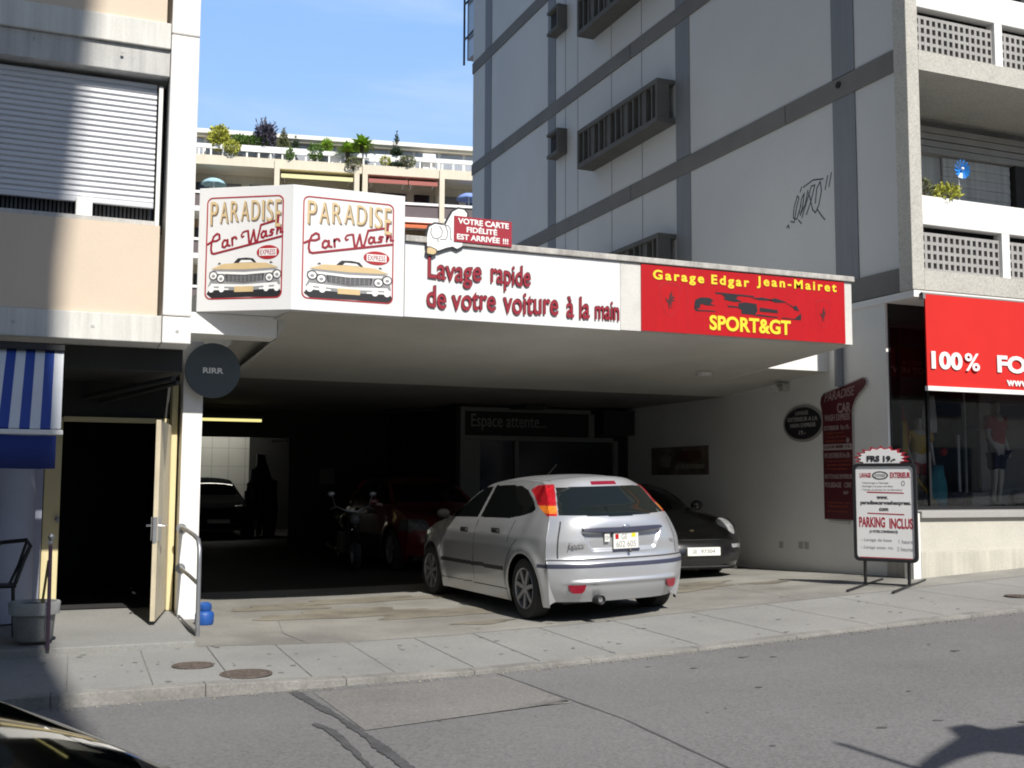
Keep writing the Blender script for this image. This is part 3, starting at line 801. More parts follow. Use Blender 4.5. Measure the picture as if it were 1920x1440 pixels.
hs = MB(); hs.box(1.8, 29.50, 2.80, 5.0, 29.52, 2.952); tag(hs.build('light_blocker', 'darkwall'), 'dark metal hood hanging before the bright tube in the wash bay', 'lamp hood')  # unseen plate added to keep bay light off the red car

# right hand garage wall = ground floor side wall of the right building
gw = thing('garage_side_wall', (9.75, 14, 0.4), 0, 'pale painted right wall of the garage carrying the price boards', 'wall')
mb = MB(); mb.box(9.65, 10.95, 0.1, 9.684, 26, 3.99); mb.build('wall', 'gwall', gw)
mb = MB(); mb.box(9.63, 10.56, 0.1, 9.9, 10.945, 1.26); mb.build('wall_end', 'white_pt', gw)
# corner white end post catching the sun
mb = MB(); mb.box(9.50, 10.40, 0.2, 9.615, 10.56, 1.25); mb.build('end_post', 'white_pt', gw, bevel=0.005)
mb = MB(); mb.tube([(9.59, 11.80, 2.9), (9.59, 11.80, 3.98)], 0.055, 12); mb.build('down_pipe', 'col_dk', gw, smooth=True)
for (y, z) in ((13.2, 0.72), (12.75, 0.74), (12.62, 0.74)):
    mb = MB(); mb.box(9.632, y - 0.04, z - 0.045, 9.649, y + 0.04, z + 0.045); mb.build('socket', 'socket', gw, bevel=0.004)
mb = MB(); mb.box(9.53, 12.95, 2.93, 9.649, 13.1, 3.03); mb.tube([(9.52, 13.02, 2.99), (9.36, 12.9, 2.94)], [0.035, 0.05], 10); mb.build('wall_lamp', 'socket', gw)
cp = MB(); cp.tube([(5.5, 19.6, 2.90), (7.6, 17.4, 2.90)], 0.03, 8); cp.box(7.35, 17.2, 2.86, 7.75, 17.5, 2.95)
tag(cp.build('ceiling_pipe', 'darkwall'), 'dark pipe running under the garage ceiling towards the waiting room', 'pipe')

# ------------------------------------------------------------------ waiting room booth
bo = thing('waiting_booth', (8, 17.75, 0.3), 0, 'dim grey framed waiting room booth at the back of the garage', 'booth')
YB = 17.75
fb = mat('booth_frame', (0.16, 0.16, 0.155), 0.7, 0.08, 2)
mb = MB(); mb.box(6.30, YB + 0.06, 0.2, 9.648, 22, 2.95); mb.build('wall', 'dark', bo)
mb = MB()
mb.box(6.35, YB - 0.03, 2.83, 8.85, YB + 0.05, 2.90)
mb.box(6.35, YB - 0.03, 0.3, 6.43, YB + 0.05, 2.829)
mb.box(6.431, YB - 0.03, 2.33, 9.30, YB + 0.05, 2.41); mb.box(8.80, YB - 0.03, 2.411, 8.92, YB + 0.05, 2.829)
mb.box(7.36, YB - 0.03, 0.3, 7.44, YB + 0.05, 2.329); mb.box(9.30, YB - 0.03, 0.3, 9.40, YB + 0.05, 2.36)
mb.build('frame', fb, bo, bevel=0.006)
mb = MB(); mb.box(6.431, YB + 0.0, 0.3, 6.72, YB + 0.04, 2.329); mb.build('side_panel', fb, bo)
mb = MB(); mb.box(6.73, YB + 0.02, 0.3, 7.355, YB + 0.05, 2.329); mb.build('door', 'win_dk', bo)
mb = MB(); mb.box(7.445, YB + 0.02, 0.9, 9.295, YB + 0.05, 2.329); mb.build('window', 'win_dk', bo)
mb = MB(); mb.box(7.445, YB + 0.0, 0.3, 9.295, YB + 0.05, 0.899); mb.build('lower_panel', 'darkwall', bo)
so_ = thing('booth_sign', (7.6, YB - 0.04, 2.6), 0, 'dark sign board reading Espace attente above the waiting room', 'sign')
mb = MB(); mb.box(6.435, YB - 0.035, 2.415, 8.795, YB + 0.0, 2.826); mb.build('board', 'dark', so_)
tx = MB(); put_text(tx, 'Espace attente...', Fr((6.54, YB - 0.036, 2.49), (1, 0, 0)), 0, 0, 1.42, 0.29, 0.001, 0.006, bold=0.0); tx.build('lettering', mat('dim_letters', (0.20, 0.20, 0.19), 0.6), so_)
ac = thing('air_conditioner', (9.3, YB - 0.2, 2.68), 0, 'black louvred air conditioning unit hanging in the corner beside the waiting room sign', 'air conditioner')
mb = MB(); mb.box(8.98, YB - 0.30, 2.45, 9.60, YB - 0.04, 2.90); mb.build('housing', 'blackpl', ac, bevel=0.015)
mb = MB()
for i in range(6): mb.box(9.02, YB - 0.315, 2.5 + 0.06 * i, 9.56, YB - 0.303, 2.53 + 0.06 * i)
mb.build('louvre', 'darkwall', ac)
po = thing('wall_poster', (9.64, 16, 2.0), 0, 'dark framed poster with blurred print on the right garage wall', 'poster')
FPW = Fr((9.648, 16.9, 1.74), (0, -1, 0))
mb = MB(); mb.prism([(0, 0), (1.82, 0), (1.82, 0.47), (0, 0.47)], FPW, 0, 0.02); mb.build('board', 'poster', po)
pm1 = mat('poster_pale', (0.30, 0.26, 0.22), 0.6, 0.3, 9); pm2 = mat('poster_brown', (0.12, 0.05, 0.035), 0.6, 0.3, 9)
mb = MB(); mb.prism([(0.75, 0.10), (1.7, 0.10), (1.72, 0.17), (0.9, 0.18)], FPW, 0.021, 0.023); mb.prism([(0.28, 0.16), (0.62, 0.12), (0.68, 0.3), (0.5, 0.36), (0.3, 0.27)], FPW, 0.021, 0.023); mb.build('pale_print', pm1, po)
mb = MB(); mb.prism([(0.8, 0.24), (1.2, 0.2), (1.62, 0.26), (1.6, 0.38), (0.85, 0.40)], FPW, 0.021, 0.0225); mb.build('brown_print', pm2, po)
# ------------------------------------------------------------------ right building
XR, YR = 9.65, 10.4
rb = thing('residential_block', (16, 18, 0.4), 0, 'grey sided residential block with latticed balconies on the street corner, right of the garage', 'building')
mb = MB(); mb.box(XR + 0.02, 12.31, 4.0, 40, 26.2, 28); mb.box(XR + 0.02, 10.637, 4.0, 9.80, 12.305, 28); mb.build('wall_core', 'panel_gy', rb)
colY = [(10.62, 11.41, 'p'), (11.41, 11.87, 'c'), (11.87, 15.55, 'p'), (15.55, 16.0, 'c'), (16.0, 21.0, 'p'), (21.0, 21.4, 'c'), (21.4, 24.85, 'p'), (24.85, 25.3, 'c'), (25.3, 26.2, 'p')]
bz = [3.997 + 2.72 * i + (0.12 if i else 0) for i in range(9)]
for i, z in enumerate(bz):
    mb = MB(); mb.box(XR - 0.025, 10.64, z, XR + 0.3, 26.21, z + (0.30 if i == 0 else 0.285)); mb.build('concrete_band', 'band_gy', rb)
    z0 = z + 0.302; z1 = bz[i + 1] - 0.002 if i < 8 else 28
    for a, b, t in colY:
        mb = MB()
        if t == 'c': mb.box(XR - 0.012, a + 0.002, z0, XR + 0.3, b - 0.002, z1); mb.build('dark_column', 'col_dk', rb)
        else: mb.box(XR, a + 0.003, z0, XR + 0.3, b - 0.003, z1); mb.build('wall_panel', 'panel_gy', rb)
# fine vertical board joints behind the window boxes
mb = MB()
for y in (17.2, 18.4, 19.9, 20.5): mb.box(XR - 0.003, y, 4.3, XR - 0.001, y + 0.012, 26)
for i in range(1, 9): mb.box(XR - 0.028, 17.6, bz[i], XR - 0.026, 17.615, bz[i] + 0.285); mb.box(XR - 0.028, 12.9, bz[i], XR - 0.026, 12.912, bz[i] + 0.285)
mb.build('panel_joint', 'seam', rb)
# long louvred window boxes and small vent boxes
for i in range(6):
    z = 5.08 + 2.725 * i
    bx = MB()
    bx.box(9.28, 16.02, z, XR - 0.003, 19.19, z + 0.10); bx.box(9.28, 16.02, z + 0.70, XR - 0.003, 19.19, z + 0.78)
    bx.box(9.28, 19.12, z + 0.101, XR - 0.003, 19.19, z + 0.699)
    bx.box(9.28, 16.02, z + 0.101, 9.53, 16.09, z + 0.699)
    w_ = bx.build('window_box', 'box_dk', rb, bevel=0.006)
    fn = MB()
    for q in range(13):
        y = 16.22 + 0.225 * q
        fn.box(9.30, y, z + 0.101, 9.40, y + 0.045, z + 0.699)
        if q % 3 == 1: fn.box(9.33, y + 0.05, z + 0.101, 9.345, y + 0.21, z + 0.699)
    fn.build('louvre', 'box_dk', w_)
    mb = MB(); mb.box(9.44, 16.095, z + 0.102, 9.46, 19.115, z + 0.698); mb.build('louvre_shade', 'dark', w_)
    z = 5.80 + 2.72 * i
    bx = MB(); bx.box(9.42, 20.42, z, XR - 0.003, 20.47, z + 0.54); bx.box(9.42, 20.471, z, XR - 0.003, 20.98, z + 0.07); bx.box(9.42, 20.471, z + 0.48, XR - 0.003, 20.98, z + 0.54)
    s_ = bx.build('vent_box', 'box_dk', rb, bevel=0.004)
    mb = MB(); mb.box(9.52, 20.472, z + 0.071, 9.54, 20.98, z + 0.479); mb.build('vent_grille', 'dark', s_)
mb = MB(); mb.lathe([(0.0, 0.02), (0.045, 0.02), (0.045, 0)], (XR - 0.026, 11.71, 7.02), (-1, 0, 0), 12); mb.build('weep_pipe', 'dark', rb)
# metal railing on the far back edge
mb = MB()
for z in (13.6, 14.6): mb.tube([(9.75, 26.25, z), (9.75, 27.2, z)], 0.03, 6)
mb.tube([(9.75, 27.2, 12.9), (9.75, 27.2, 16)], 0.03, 6); mb.build('rear_railing', 'black', rb)
mb = MB(); mb.box(9.8, 26.25, 13.0, 14, 27.1, 16); mb.build('rear_glazing', 'win_gy', rb)

# corner column and balconies on the street front
mb = MB(); mb.box(XR - 0.04, YR, 3.99, 9.80, 10.635, 28); mb.build('corner_column', 'aggr', rb, bevel=0.008)
mb = MB(); mb.box(XR - 0.02, YR + 0.01, 3.90, 30, 12.0, 3.985); mb.build('overhang_soffit', 'white_pt', rb)
def balcony(z):
    fr = Fr((9.803, YR, z), (1, 0, 0))
    b = MB(); b.box(9.803, YR + 0.004, z, 30, 11.9, z + 0.25)
    bal = b.build('balcony_slab', 'aggr', rb)
    mb = MB(); mb.box(9.803, YR + 0.02, z + 0.83, 30, YR + 0.16, z + 1.20); mb.build('white_parapet', 'white_pt', bal, bevel=0.008)
    for i in range(5): mb = MB(); x0 = 11.115 + 1.46 * i; mb.box(x0, YR + 0.022, z + 0.252, x0 + 0.13, YR + 0.158, z + 0.829); mb.build('parapet_post', 'white_pt', bal)
    for i in range(5):
        lt = MB()
        x0 = 9.81 + 1.46 * i if i else 9.806
        x1 = 11.113 + 1.46 * i
        x0 = x0 if i == 0 else 11.247 + 1.46 * (i - 1)
        n = 14; w = (x1 - x0) / n
        for q in range(n + 1): lt.box(x0 + w * q - 0.020 if q else x0, YR + 0.07, z + 0.253, x0 + w * q + 0.020 if q < n else x1, YR + 0.13, z + 0.745)
        for q in range(5): 
            zz = z + 0.253 + 0.113 * q
            for c in range(n): lt.box(x0 + w * c + 0.0205, YR + 0.071, zz, x0 + w * (c + 1) - 0.0205, YR + 0.129, zz + 0.040)
        lt.build('lattice_screen', 'lattice', bal)
    mb = MB(); mb.box(9.803, YR + 0.30, z + 0.252, 30, YR + 0.33, z + 1.0); mb.build('inner_parapet', 'dark', bal)
    # recessed flat front: slatted header, blinds, windows
    hd = MB()
    for q in range(4): hd.box(9.81, 11.80 + 0.01 * (q % 2), z + 2.31 + 0.1 * q, 30, 11.90, z + 2.395 + 0.1 * q)
    hd.build('slatted_header', 'lattice', bal)
    mb = MB(); mb.box(9.81, 11.92, z + 0.25, 30, 12.3, z + 2.72); mb.build('flat_wall', 'conc_gy', bal)
    for i, x0 in enumerate([11.58, 13.22, 14.9, 16.6]):
        bl = MB()
        for q in range(10): bl.box(x0, 11.87 + 0.006 * (q % 2), z + 1.62 + 0.068 * q, x0 + 1.28, 11.905, z + 1.684 + 0.068 * q)
        bl.build('roller_blind', 'conc_gy', bal)
        mb = MB(); mb.box(x0 + 0.02, 11.90, z + 0.6, x0 + 1.26, 11.915, z + 1.61); mb.build('window_pane', 'win_dk', bal)
        mb = MB(); mb.box(x0 + 0.55, 11.87, z + 0.6, x0 + 0.62, 11.898, z + 1.615); mb.box(x0 + 1.2, 11.87, z + 0.6, x0 + 1.27, 11.898, z + 1.615); mb.box(x0 + 0.621, 11.87, z + 1.55, x0 + 1.199, 11.898, z + 1.615); mb.build('window_frame', 'conc_gy', bal)
        mb = MB(); mb.box(x0 + 1.32, 11.80, z + 0.25, x0 + 1.56, 11.915, z + 2.30); mb.build('dark_pier', 'darkwall', bal)
for i in range(4): balcony(3.995 + 2.81 * i)

# plants and foil pinwheel on the balcony
def leaves(mb, n, fn, size, up=0.3, rng=RNG):
    for _ in range(n):
        c, dirv = fn()
        c = Vector(c); d = (Vector(dirv) + Vector(rng.normal(0, 0.45, 3))).normalized()
        w = d.cross(Vector(rng.normal(0, 1, 3))).normalized()
        L = size * rng.uniform(0.6, 1.3); q = L * rng.uniform(0.28, 0.45)
        nn = d.cross(w) * L * 0.12
        mb.add([c, c + d * L * 0.5 + w * q - nn, c + d * L, c + d * L * 0.5 - w * q - nn], [(0, 1, 2, 3)])
def inside(cx, cy, cz, rx, ry, rz, shape='ball'):
    def f():
        while True:
            p = RNG.uniform(-1, 1, 3)
            if shape == 'ball':
                if 0.25 < (p * p).sum() < 1 * RNG.uniform(0.7, 1.15): break
            elif shape == 'cone':
                rad = (1 - (p[2] + 1) / 2)
                if math.hypot(p[0], p[1]) < rad * RNG.uniform(0.8, 1.1): break
            elif shape == 'spire':
                h = (p[2] + 1) / 2
                rad = (0.95 if h < 0.55 else 0.4) * (0.75 + 0.35 * math.sin(h * 19)) * (1 - 0.6 * h)
                if math.hypot(p[0], p[1]) < rad: break
            elif shape == 'box': break
            else: break
        d = np.array([p[0], p[1], p[2] * 0.6 + 0.35])
        return (cx + p[0] * rx, cy + p[1] * ry, cz + p[2] * rz), d
    return f
def plant(name, cat, label, c, r, m, n, leaf, shape='ball', group=None, stems=6):
    base = (c[0], c[1], c[2] - r[2])
    o = thing(name, base, 0, label, cat, group)
    fb = MB(); leaves(fb, n, inside(*c, *r, shape), leaf); fb.build('foliage', m, o)
    sb = MB()
    for i in range(stems):
        a = 6.283 * i / stems + 0.3
        k = 0.5 if shape == 'ball' else 0.15
        sb.tube([base, (c[0] + math.cos(a) * r[0] * k * 0.5, c[1] + math.sin(a) * r[1] * k * 0.5, c[2] - r[2] * 0.3), (c[0] + math.cos(a) * r[0] * k, c[1] + math.sin(a) * r[1] * k, c[2] + r[2] * (0.5 if shape == 'ball' else 0.8))], [0.05 * r[0], 0.04 * r[0], 0.015 * r[0]], 5)
    sb.build('stem', 'bark', o)
    return o
plant('balcony_plant', 'plant', 'small olive balcony shrub next to the corner column of the grey block', (9.93, 10.52, 5.30), (0.13, 0.10, 0.15), 'lf_o', 190, 0.055)
plant('balcony_plant', 'plant', 'yellow green trailing balcony flower plant below the blue foil pinwheel', (10.28, 10.50, 5.27), (0.22, 0.13, 0.13), 'lf_y', 340, 0.05)
pw = thing('pinwheel', (10.47, 10.45, 5.2), 0, 'shiny blue foil pinwheel standing on the balcony parapet', 'pinwheel')
mb = MB(); mb.tube([(10.47, 10.47, 5.19), (10.47, 10.46, 5.62)], 0.006, 6); mb.build('stick', 'white_pt', pw)
fo = MB()
for i in range(12):
    a = 6.283 * i / 12
    c = Vector((10.47, 10.44, 5.60)); u = Vector((math.cos(a), 0, math.sin(a))); w = Vector((-math.sin(a), 0, math.cos(a)))
    fo.add([c, c + u * 0.125 + Vector((0, -0.02, 0)), c + u * 0.12 + w * 0.05 + Vector((0, -0.05, 0)), c + u * 0.05 + w * 0.035 + Vector((0, -0.03, 0))], [(0, 1, 2, 3)])
fo.build('foil_petals', 'pinwheel', pw)
mb = MB(); mb.ball((10.47, 10.40, 5.60), 0.02, 0.02, 0.02); mb.build('hub', 'txt_wh', pw)

# ------------------------------------------------------------------ sports shop at street level
sp_ = thing('sports_shop', (14, 11, 0.5), 0, 'street level sports shop with stone plinth and dark display window', 'shop front')
mb = MB()
for i in range(12):
    a, b = 9.62 + 1.5 * i, 9.62 + 1.5 * (i + 1)
    mb.hexa([(a, YR, 0.3), (b, YR, 0.3), (b, 11.0, 0.3), (a, 11.0, 0.3)], [(a, YR, 0.79 + 0.0), (b, YR, 0.79), (b, 11.0, 0.79), (a, 11.0, 0.79)])
mb.build('plinth', mat('stone_plinth', (0.46, 0.44, 0.38), 0.9, 0.10, 1.5, 0.08, 40, 0.2, 60, streak=0.10), sp_, bevel=0.006)
mb = MB(); mb.box(9.62, YR + 0.02, 0.792, 27.6, 11.0, 1.19); mb.build('upper_plinth', mat('stone_base', (0.50, 0.48, 0.42), 0.9, 0.08, 1.5, 0.07, 40, 0.2, 60), sp_)
mb = MB(); mb.box(9.62, YR - 0.03, 1.193, 27.6, 10.96, 1.275); mb.build('window_sill', mat('metal_sill', (0.34, 0.335, 0.32), 0.6, 0.08, 2), sp_, bevel=0.006)
YG = 10.97
mb = MB(); mb.add([(9.712, YG, 1.30), (27, YG, 1.30), (27, YG, 3.62), (9.712, YG, 3.62)], [(0, 1, 2, 3)]); mb.build('window_pane', 'glass', sp_)
fm = MB(); fm.box(9.686, YG - 0.03, 1.277, 27, YG + 0.04, 1.32); fm.box(9.686, YG - 0.03, 3.60, 27, YG + 0.04, 3.66); fm.box(10.30, YG - 0.02, 1.321, 10.335, YG + 0.03, 3.599); fm.box(9.686, YG - 0.03, 1.321, 9.71, YG + 0.04, 3.599)
fm.build('window_frame', 'black', sp_)
mb = MB(); mb.box(9.686, YG - 0.02, 3.661, 27, YG + 0.3, 3.9); mb.build('window_header', 'dark', sp_)
mb = MB(); mb.box(9.93, 13.6, 1.0, 27, 13.7, 3.9); mb.box(9.905, 11.0, 1.0, 9.93, 13.6, 3.9); mb.box(9.93, 11.0, 1.2, 27, 13.6, 1.28); mb.box(9.93, 11.1, 3.66, 27, 13.6, 3.7); mb.build('shop_interior', 'shopin', sp_)
mb = MB(); mb.box(12.55, 12.3, 1.28, 14.2, 12.35, 3.0); mb.build('display_screen', mat('pale_screen', (0.22, 0.215, 0.21), 0.8, 0.1, 2), sp_)
ss = thing('window_sign', (10, 11.1, 3.2), 0, 'dim red sign strip with faded lettering behind the shop window, left of the large banner', 'sign')
mb = MB(); mb.box(9.72, 11.06, 2.98, 10.9, 11.08, 3.36); mb.build('board', mat('dim_red', (0.16, 0.02, 0.03), 0.6, 0.2, 6), ss)
F9 = Fr((9.74, 11.059, 3.0), (1, 0, 0)); lines(ss, 'lettering', mat('dim_red_text', (0.5, 0.32, 0.32), 0.6), F9, 0, 0.004, [('TWIN TO', 0.02, 0.62, 0.03, 0.11, 0.02), ('INTER', 0.27, 0.60, 0.14, 0.19, 0.02)])

bn = thing('shop_banner', (12.5, 10.3, 3.3), 0, 'large bright red fabric banner with white lettering over the shop window', 'banner')
FB = Fr((9.70, 10.30, 2.745), (1, 0, 0))
mb = MB()
nx_, nz_ = 40, 12
V = [(9.70 + 6.0 * i / nx_, 10.30 - 0.012 * math.sin(i * 0.9) * (1 - q / nz_), 2.79 + 1.13 * q / nz_) for i in range(nx_ + 1) for q in range(nz_ + 1)]
n_ = len(V)
mb.add(V + [(x, y + 0.02, z) for x, y, z in V], [(i * (nz_ + 1) + q, (i + 1) * (nz_ + 1) + q, (i + 1) * (nz_ + 1) + q + 1, i * (nz_ + 1) + q + 1) for i in range(nx_) for q in range(nz_)] +
       [(n_ + i * (nz_ + 1) + q, n_ + i * (nz_ + 1) + q + 1, n_ + (i + 1) * (nz_ + 1) + q + 1, n_ + (i + 1) * (nz_ + 1) + q) for i in range(nx_) for q in range(nz_)])
mb.build('cloth', 'banner', bn, smooth='all')
mb = MB(); mb.box(9.69, 10.28, 2.735, 15.7, 10.33, 2.79); mb.build('bottom_rail', 'white_pt', bn)
mb = MB(); mb.tube([(9.66, 10.32, 3.925), (15.7, 10.32, 3.925)], 0.02, 8); mb.box(9.66, 10.29, 3.86, 9.70, 10.36, 3.93); mb.build('top_rail', 'shut_gy', bn)
lines(bn, 'lettering', 'txt_wh', FB, 0.016, 0.020, [('100', 0.055, 0.545, 0.255, 0.475, 0.04), ('%', 0.585, 0.825, 0.255, 0.475, 0.015), ('FOOT', 1.115, 2.15, 0.255, 0.475, 0.04), ('www.', 1.26, 1.66, 0.09, 0.165, 0.03)])

# mannequins and goods in the window
def skin_fig(name, nodes, edges, m, parent, sub=2):
    me = bpy.data.meshes.new(name)
    inv = MW[parent.name].inverted()
    me.from_pydata([tuple(inv @ Vector(n[0])) for n in nodes], edges, [])
    o = bpy.data.objects.new(name, me); COL.objects.link(o); o.parent = parent; MW[o.name] = MW[parent.name].copy()
    sk = o.modifiers.new('skin', 'SKIN'); sk.use_smooth_shade = True
    for i, n in enumerate(nodes):
        r = n[1] if isinstance(n[1], tuple) else (n[1], n[1])
        me.skin_vertices[0].data[i].radius = r
    me.skin_vertices[0].data[0].use_root = True
    s = o.modifiers.new('sub', 'SUBSURF'); s.levels = sub; s.render_levels = sub
    me.materials.append(M[m])
    return o
def mannequin(x, y, z, h, label, shirt, short, rz=0.0):
    k = h / 1.75
    o = thing('mannequin', (x, y, z), 0, label, 'mannequin')
    P = lambda a, b, c: (x + k * (a * math.cos(rz) - b * math.sin(rz)), y + k * (a * math.sin(rz) + b * math.cos(rz)), z + k * c)
    N = [(P(0, 0, 0.95), (0.15 * k, 0.11 * k)), (P(0, 0, 1.2), (0.14 * k, 0.10 * k)), (P(0, 0, 1.40), (0.17 * k, 0.10 * k)), (P(0, 0, 1.50), 0.055 * k), (P(0, -0.01, 1.60), (0.075 * k, 0.09 * k)), (P(0, 0, 1.73), (0.06 * k, 0.07 * k)),
         (P(-0.20, 0, 1.41), 0.055 * k), (P(-0.27, -0.02, 1.14), 0.042 * k), (P(-0.25, -0.14, 0.92), 0.033 * k), (P(-0.24, -0.19, 0.82), 0.03 * k),
         (P(0.20, 0, 1.41), 0.055 * k), (P(0.28, 0.03, 1.14), 0.042 * k), (P(0.27, -0.05, 0.90), 0.033 * k), (P(0.26, -0.08, 0.80), 0.03 * k),
         (P(-0.09, 0, 0.85), 0.085 * k), (P(-0.11, -0.02, 0.48), 0.058 * k), (P(-0.12, 0.02, 0.08), 0.04 * k), (P(-0.12, -0.12, 0.03), 0.035 * k),
         (P(0.09, 0, 0.85), 0.085 * k), (P(0.10, 0.0, 0.48), 0.058 * k), (P(0.11, 0.05, 0.08), 0.04 * k), (P(0.13, -0.09, 0.03), 0.035 * k)]
    E = [(0, 1), (1, 2), (2, 3), (3, 4), (4, 5), (2, 6), (6, 7), (7, 8), (8, 9), (2, 10), (10, 11), (11, 12), (12, 13), (0, 14), (14, 15), (15, 16), (16, 17), (0, 18), (18, 19), (19, 20), (20, 21)]
    skin_fig('body', N, E, 'skin_m', o)
    N2 = [(P(0, 0, 0.93), (0.18 * k, 0.14 * k)), (P(0, 0, 1.2), (0.17 * k, 0.13 * k)), (P(0, 0, 1.41), (0.19 * k, 0.125 * k)), (P(-0.21, 0, 1.42), 0.085 * k), (P(-0.27, 0, 1.24), 0.075 * k), (P(0.21, 0, 1.42), 0.085 * k), (P(0.28, 0.02, 1.24), 0.075 * k)]
    skin_fig('jersey', N2, [(0, 1), (1, 2), (2, 3), (3, 4), (2, 5), (5, 6)], shirt, o)
    N3 = [(P(0, 0, 0.94), (0.165 * k, 0.125 * k)), (P(-0.10, 0, 0.83), 0.105 * k), (P(-0.12, -0.01, 0.58), 0.095 * k), (P(0.10, 0, 0.83), 0.105 * k), (P(0.11, 0, 0.58), 0.095 * k)]
    skin_fig('shorts', N3, [(0, 1), (1, 2), (0, 3), (3, 4)], short, o)
mannequin(12.02, 11.5, 1.29, 1.50, 'pale mannequin in red football jersey and navy shorts in the shop window', 'shirt_r', 'short_n', 0.25)
mannequin(10.57, 11.42, 1.29, 1.22, 'smaller headless looking child mannequin in yellow and maroon jersey behind the shop window frame', 'yel_cl', 'shirt_r', -0.2)
def cloth_on_stand(name, x, y, z, label, m, w, h, cat):
    o = thing(name, (x, y, z), 0, label, cat)
    mb = MB()
    n = 9
    V = []
    for i in range(n):
        for q in range(7):
            a = -1 + 2 * i / (n - 1); t = q / 6
            wid = w * (0.5 + 0.5 * math.sin(math.pi * min(1, 0.25 + 0.75 * t)) if t < 0.75 else 0.75 * (1.6 - t))
            V.append((x + a * wid / 2, y - 0.10 * (1 - a * a) + 0.02 * math.sin(9 * a + 3 * t), z + h * t))
    mb.add(V, [(i * 7 + q, (i + 1) * 7 + q, (i + 1) * 7 + q + 1, i * 7 + q + 1) for i in range(n - 1) for q in range(6)])
    b = mb.build('garment', m, o, smooth='all')
    sd = b.modifiers.new('solid', 'SOLIDIFY'); sd.thickness = 0.02
    mb = MB(); mb.tube([(x, y + 0.02, z), (x, y + 0.02, z + h + 0.03)], 0.012, 6); mb.lathe([(0.10, 0.0), (0.10, 0.012), (0.0, 0.014)], (x, y + 0.02, z - 0.0), n=16); mb.build('stand', 'steel', o)
cloth_on_stand('jacket', 10.70, 11.25, 1.29, 'teal sports jacket propped low in the shop window', 'teal', 0.34, 0.56, 'jacket')
cloth_on_stand('hanging_jersey', 10.20, 11.42, 2.0, 'red jersey hanging behind a yellow one in the shop window', 'shirt_r', 0.42, 0.62, 'jersey')
cloth_on_stand('hanging_jersey', 10.19, 11.34, 2.0, 'yellow jersey hanging in front of the red one in the shop window', 'yel_cl', 0.20, 0.42, 'jersey')
cloth_on_stand('shirt', 10.92, 11.6, 2.3, 'pale shirt hanging behind the window frame of the shop', 'white_cl', 0.26, 0.5, 'shirt')
for (x, y, z, r, m_, lab) in ((11.15, 11.35, 1.29, 0.10, 'short_n', 'dark football resting on the shop window floor next to the teal jacket'), (12.3, 11.4, 1.29, 0.12, 'lattice', 'grey football on the shop window floor right of the mannequin'), (11.45, 11.9, 2.0, 0.06, 'red_sign', 'small red ball shaped ornament hanging in the shop window')):
    o = thing('football', (x, y, z), 0, lab, 'ball'); mb = MB(); mb.ball((x, y, z + r), r, r, r, 18, 12); mb.build('leather', m_, o, smooth='all')
    mb = MB()
    for q in range(3):
        mb.tube([(x + r * 1.003 * math.cos(a), y + r * 1.003 * math.sin(a) * math.cos(q), z + r + r * 1.003 * math.sin(a) * math.sin(q)) for a in [6.283 * i / 20 for i in range(21)]], 0.003, 4)
    mb.build('stitching', 'seam', o)
bt = thing('hockey_stick', (10.4, 11.15, 1.3), 0, 'yellow stick leaning diagonally in the shop window behind the price stand', 'stick')
mb = MB(); mb.tube([(10.56, 11.12, 1.33), (10.21, 11.10, 1.70)], 0.018, 8); mb.bar((10.21, 11.10, 1.70), (10.15, 11.10, 1.73), 0.02, 0.05); mb.build('shaft', 'yel_cl', bt)
bx_ = thing('shoe_box', (11.5, 11.25, 1.29), 0, 'grey shoe boxes stacked on the shop window floor', 'box')
mb = MB(); mb.box(11.25, 11.2, 1.283, 11.55, 11.4, 1.40); mb.build('lower_box', 'lattice', bx_, bevel=0.004); mb = MB(); mb.box(11.28, 11.21, 1.402, 11.56, 11.39, 1.49); mb.build('upper_box', 'shut_gy', bx_, bevel=0.004)
rl = MB(); rl.tube([(11.95, 12.0, 1.28), (11.95, 12.0, 3.0)], 0.025, 8); rl.tube([(11.95, 12.0, 2.4), (12.9, 12.0, 2.4)], 0.015, 8); rl.tube([(11.72, 11.9, 1.5), (11.72, 11.9, 2.3)], 0.03, 8)
tag(rl.build('display_rail', 'steel', smooth=True), 'steel display rail standing behind the mannequins in the shop', 'rail')

# ------------------------------------------------------------------ terraced apartment building far behind
AR = math.atan2(-3.0, 16.3)
ap = thing('terraced_apartments', (6.86, 66, -1), AR, 'long cream apartment building with roof terrace and recessed balconies far behind the garage', 'building')
Ma = MW[ap.name]
def A(u, v, z): p = Ma @ Vector((u, v, z + 1)); return p
def abox(mb, u0, v0, z0, u1, v1, z1):
    mb.hexa([A(u0, v0, z0), A(u1, v0, z0), A(u1, v1, z0), A(u0, v1, z0)], [A(u0, v0, z1), A(u1, v0, z1), A(u1, v1, z1), A(u0, v1, z1)])
U0, U1 = -14, 34
b = MB(); abox(b, U0, 1.4, 20.9, U1, 14, 22.55); b.build('penthouse_wall', 'white_b', ap)
b = MB(); abox(b, U0, 1.0, 22.42, U1, 14, 22.60); b.build('roof_soffit', 'cream_b', ap)
b = MB(); abox(b, U0, 0.85, 22.601, U1, 14, 22.86); b.build('roof_edge', 'roof_w', ap)
for i in range(-1, 11): b = MB(); abox(b, 0.4 + 1.6 * i, 1.32, 21.0, 1.8 + 1.6 * i, 1.39, 22.40); b.build('penthouse_window', 'win_gy', ap)
b = MB(); abox(b, U0, 0, 20.42, U1, 4, 21.0); b.build('terrace_slab', 'cream_b', ap)
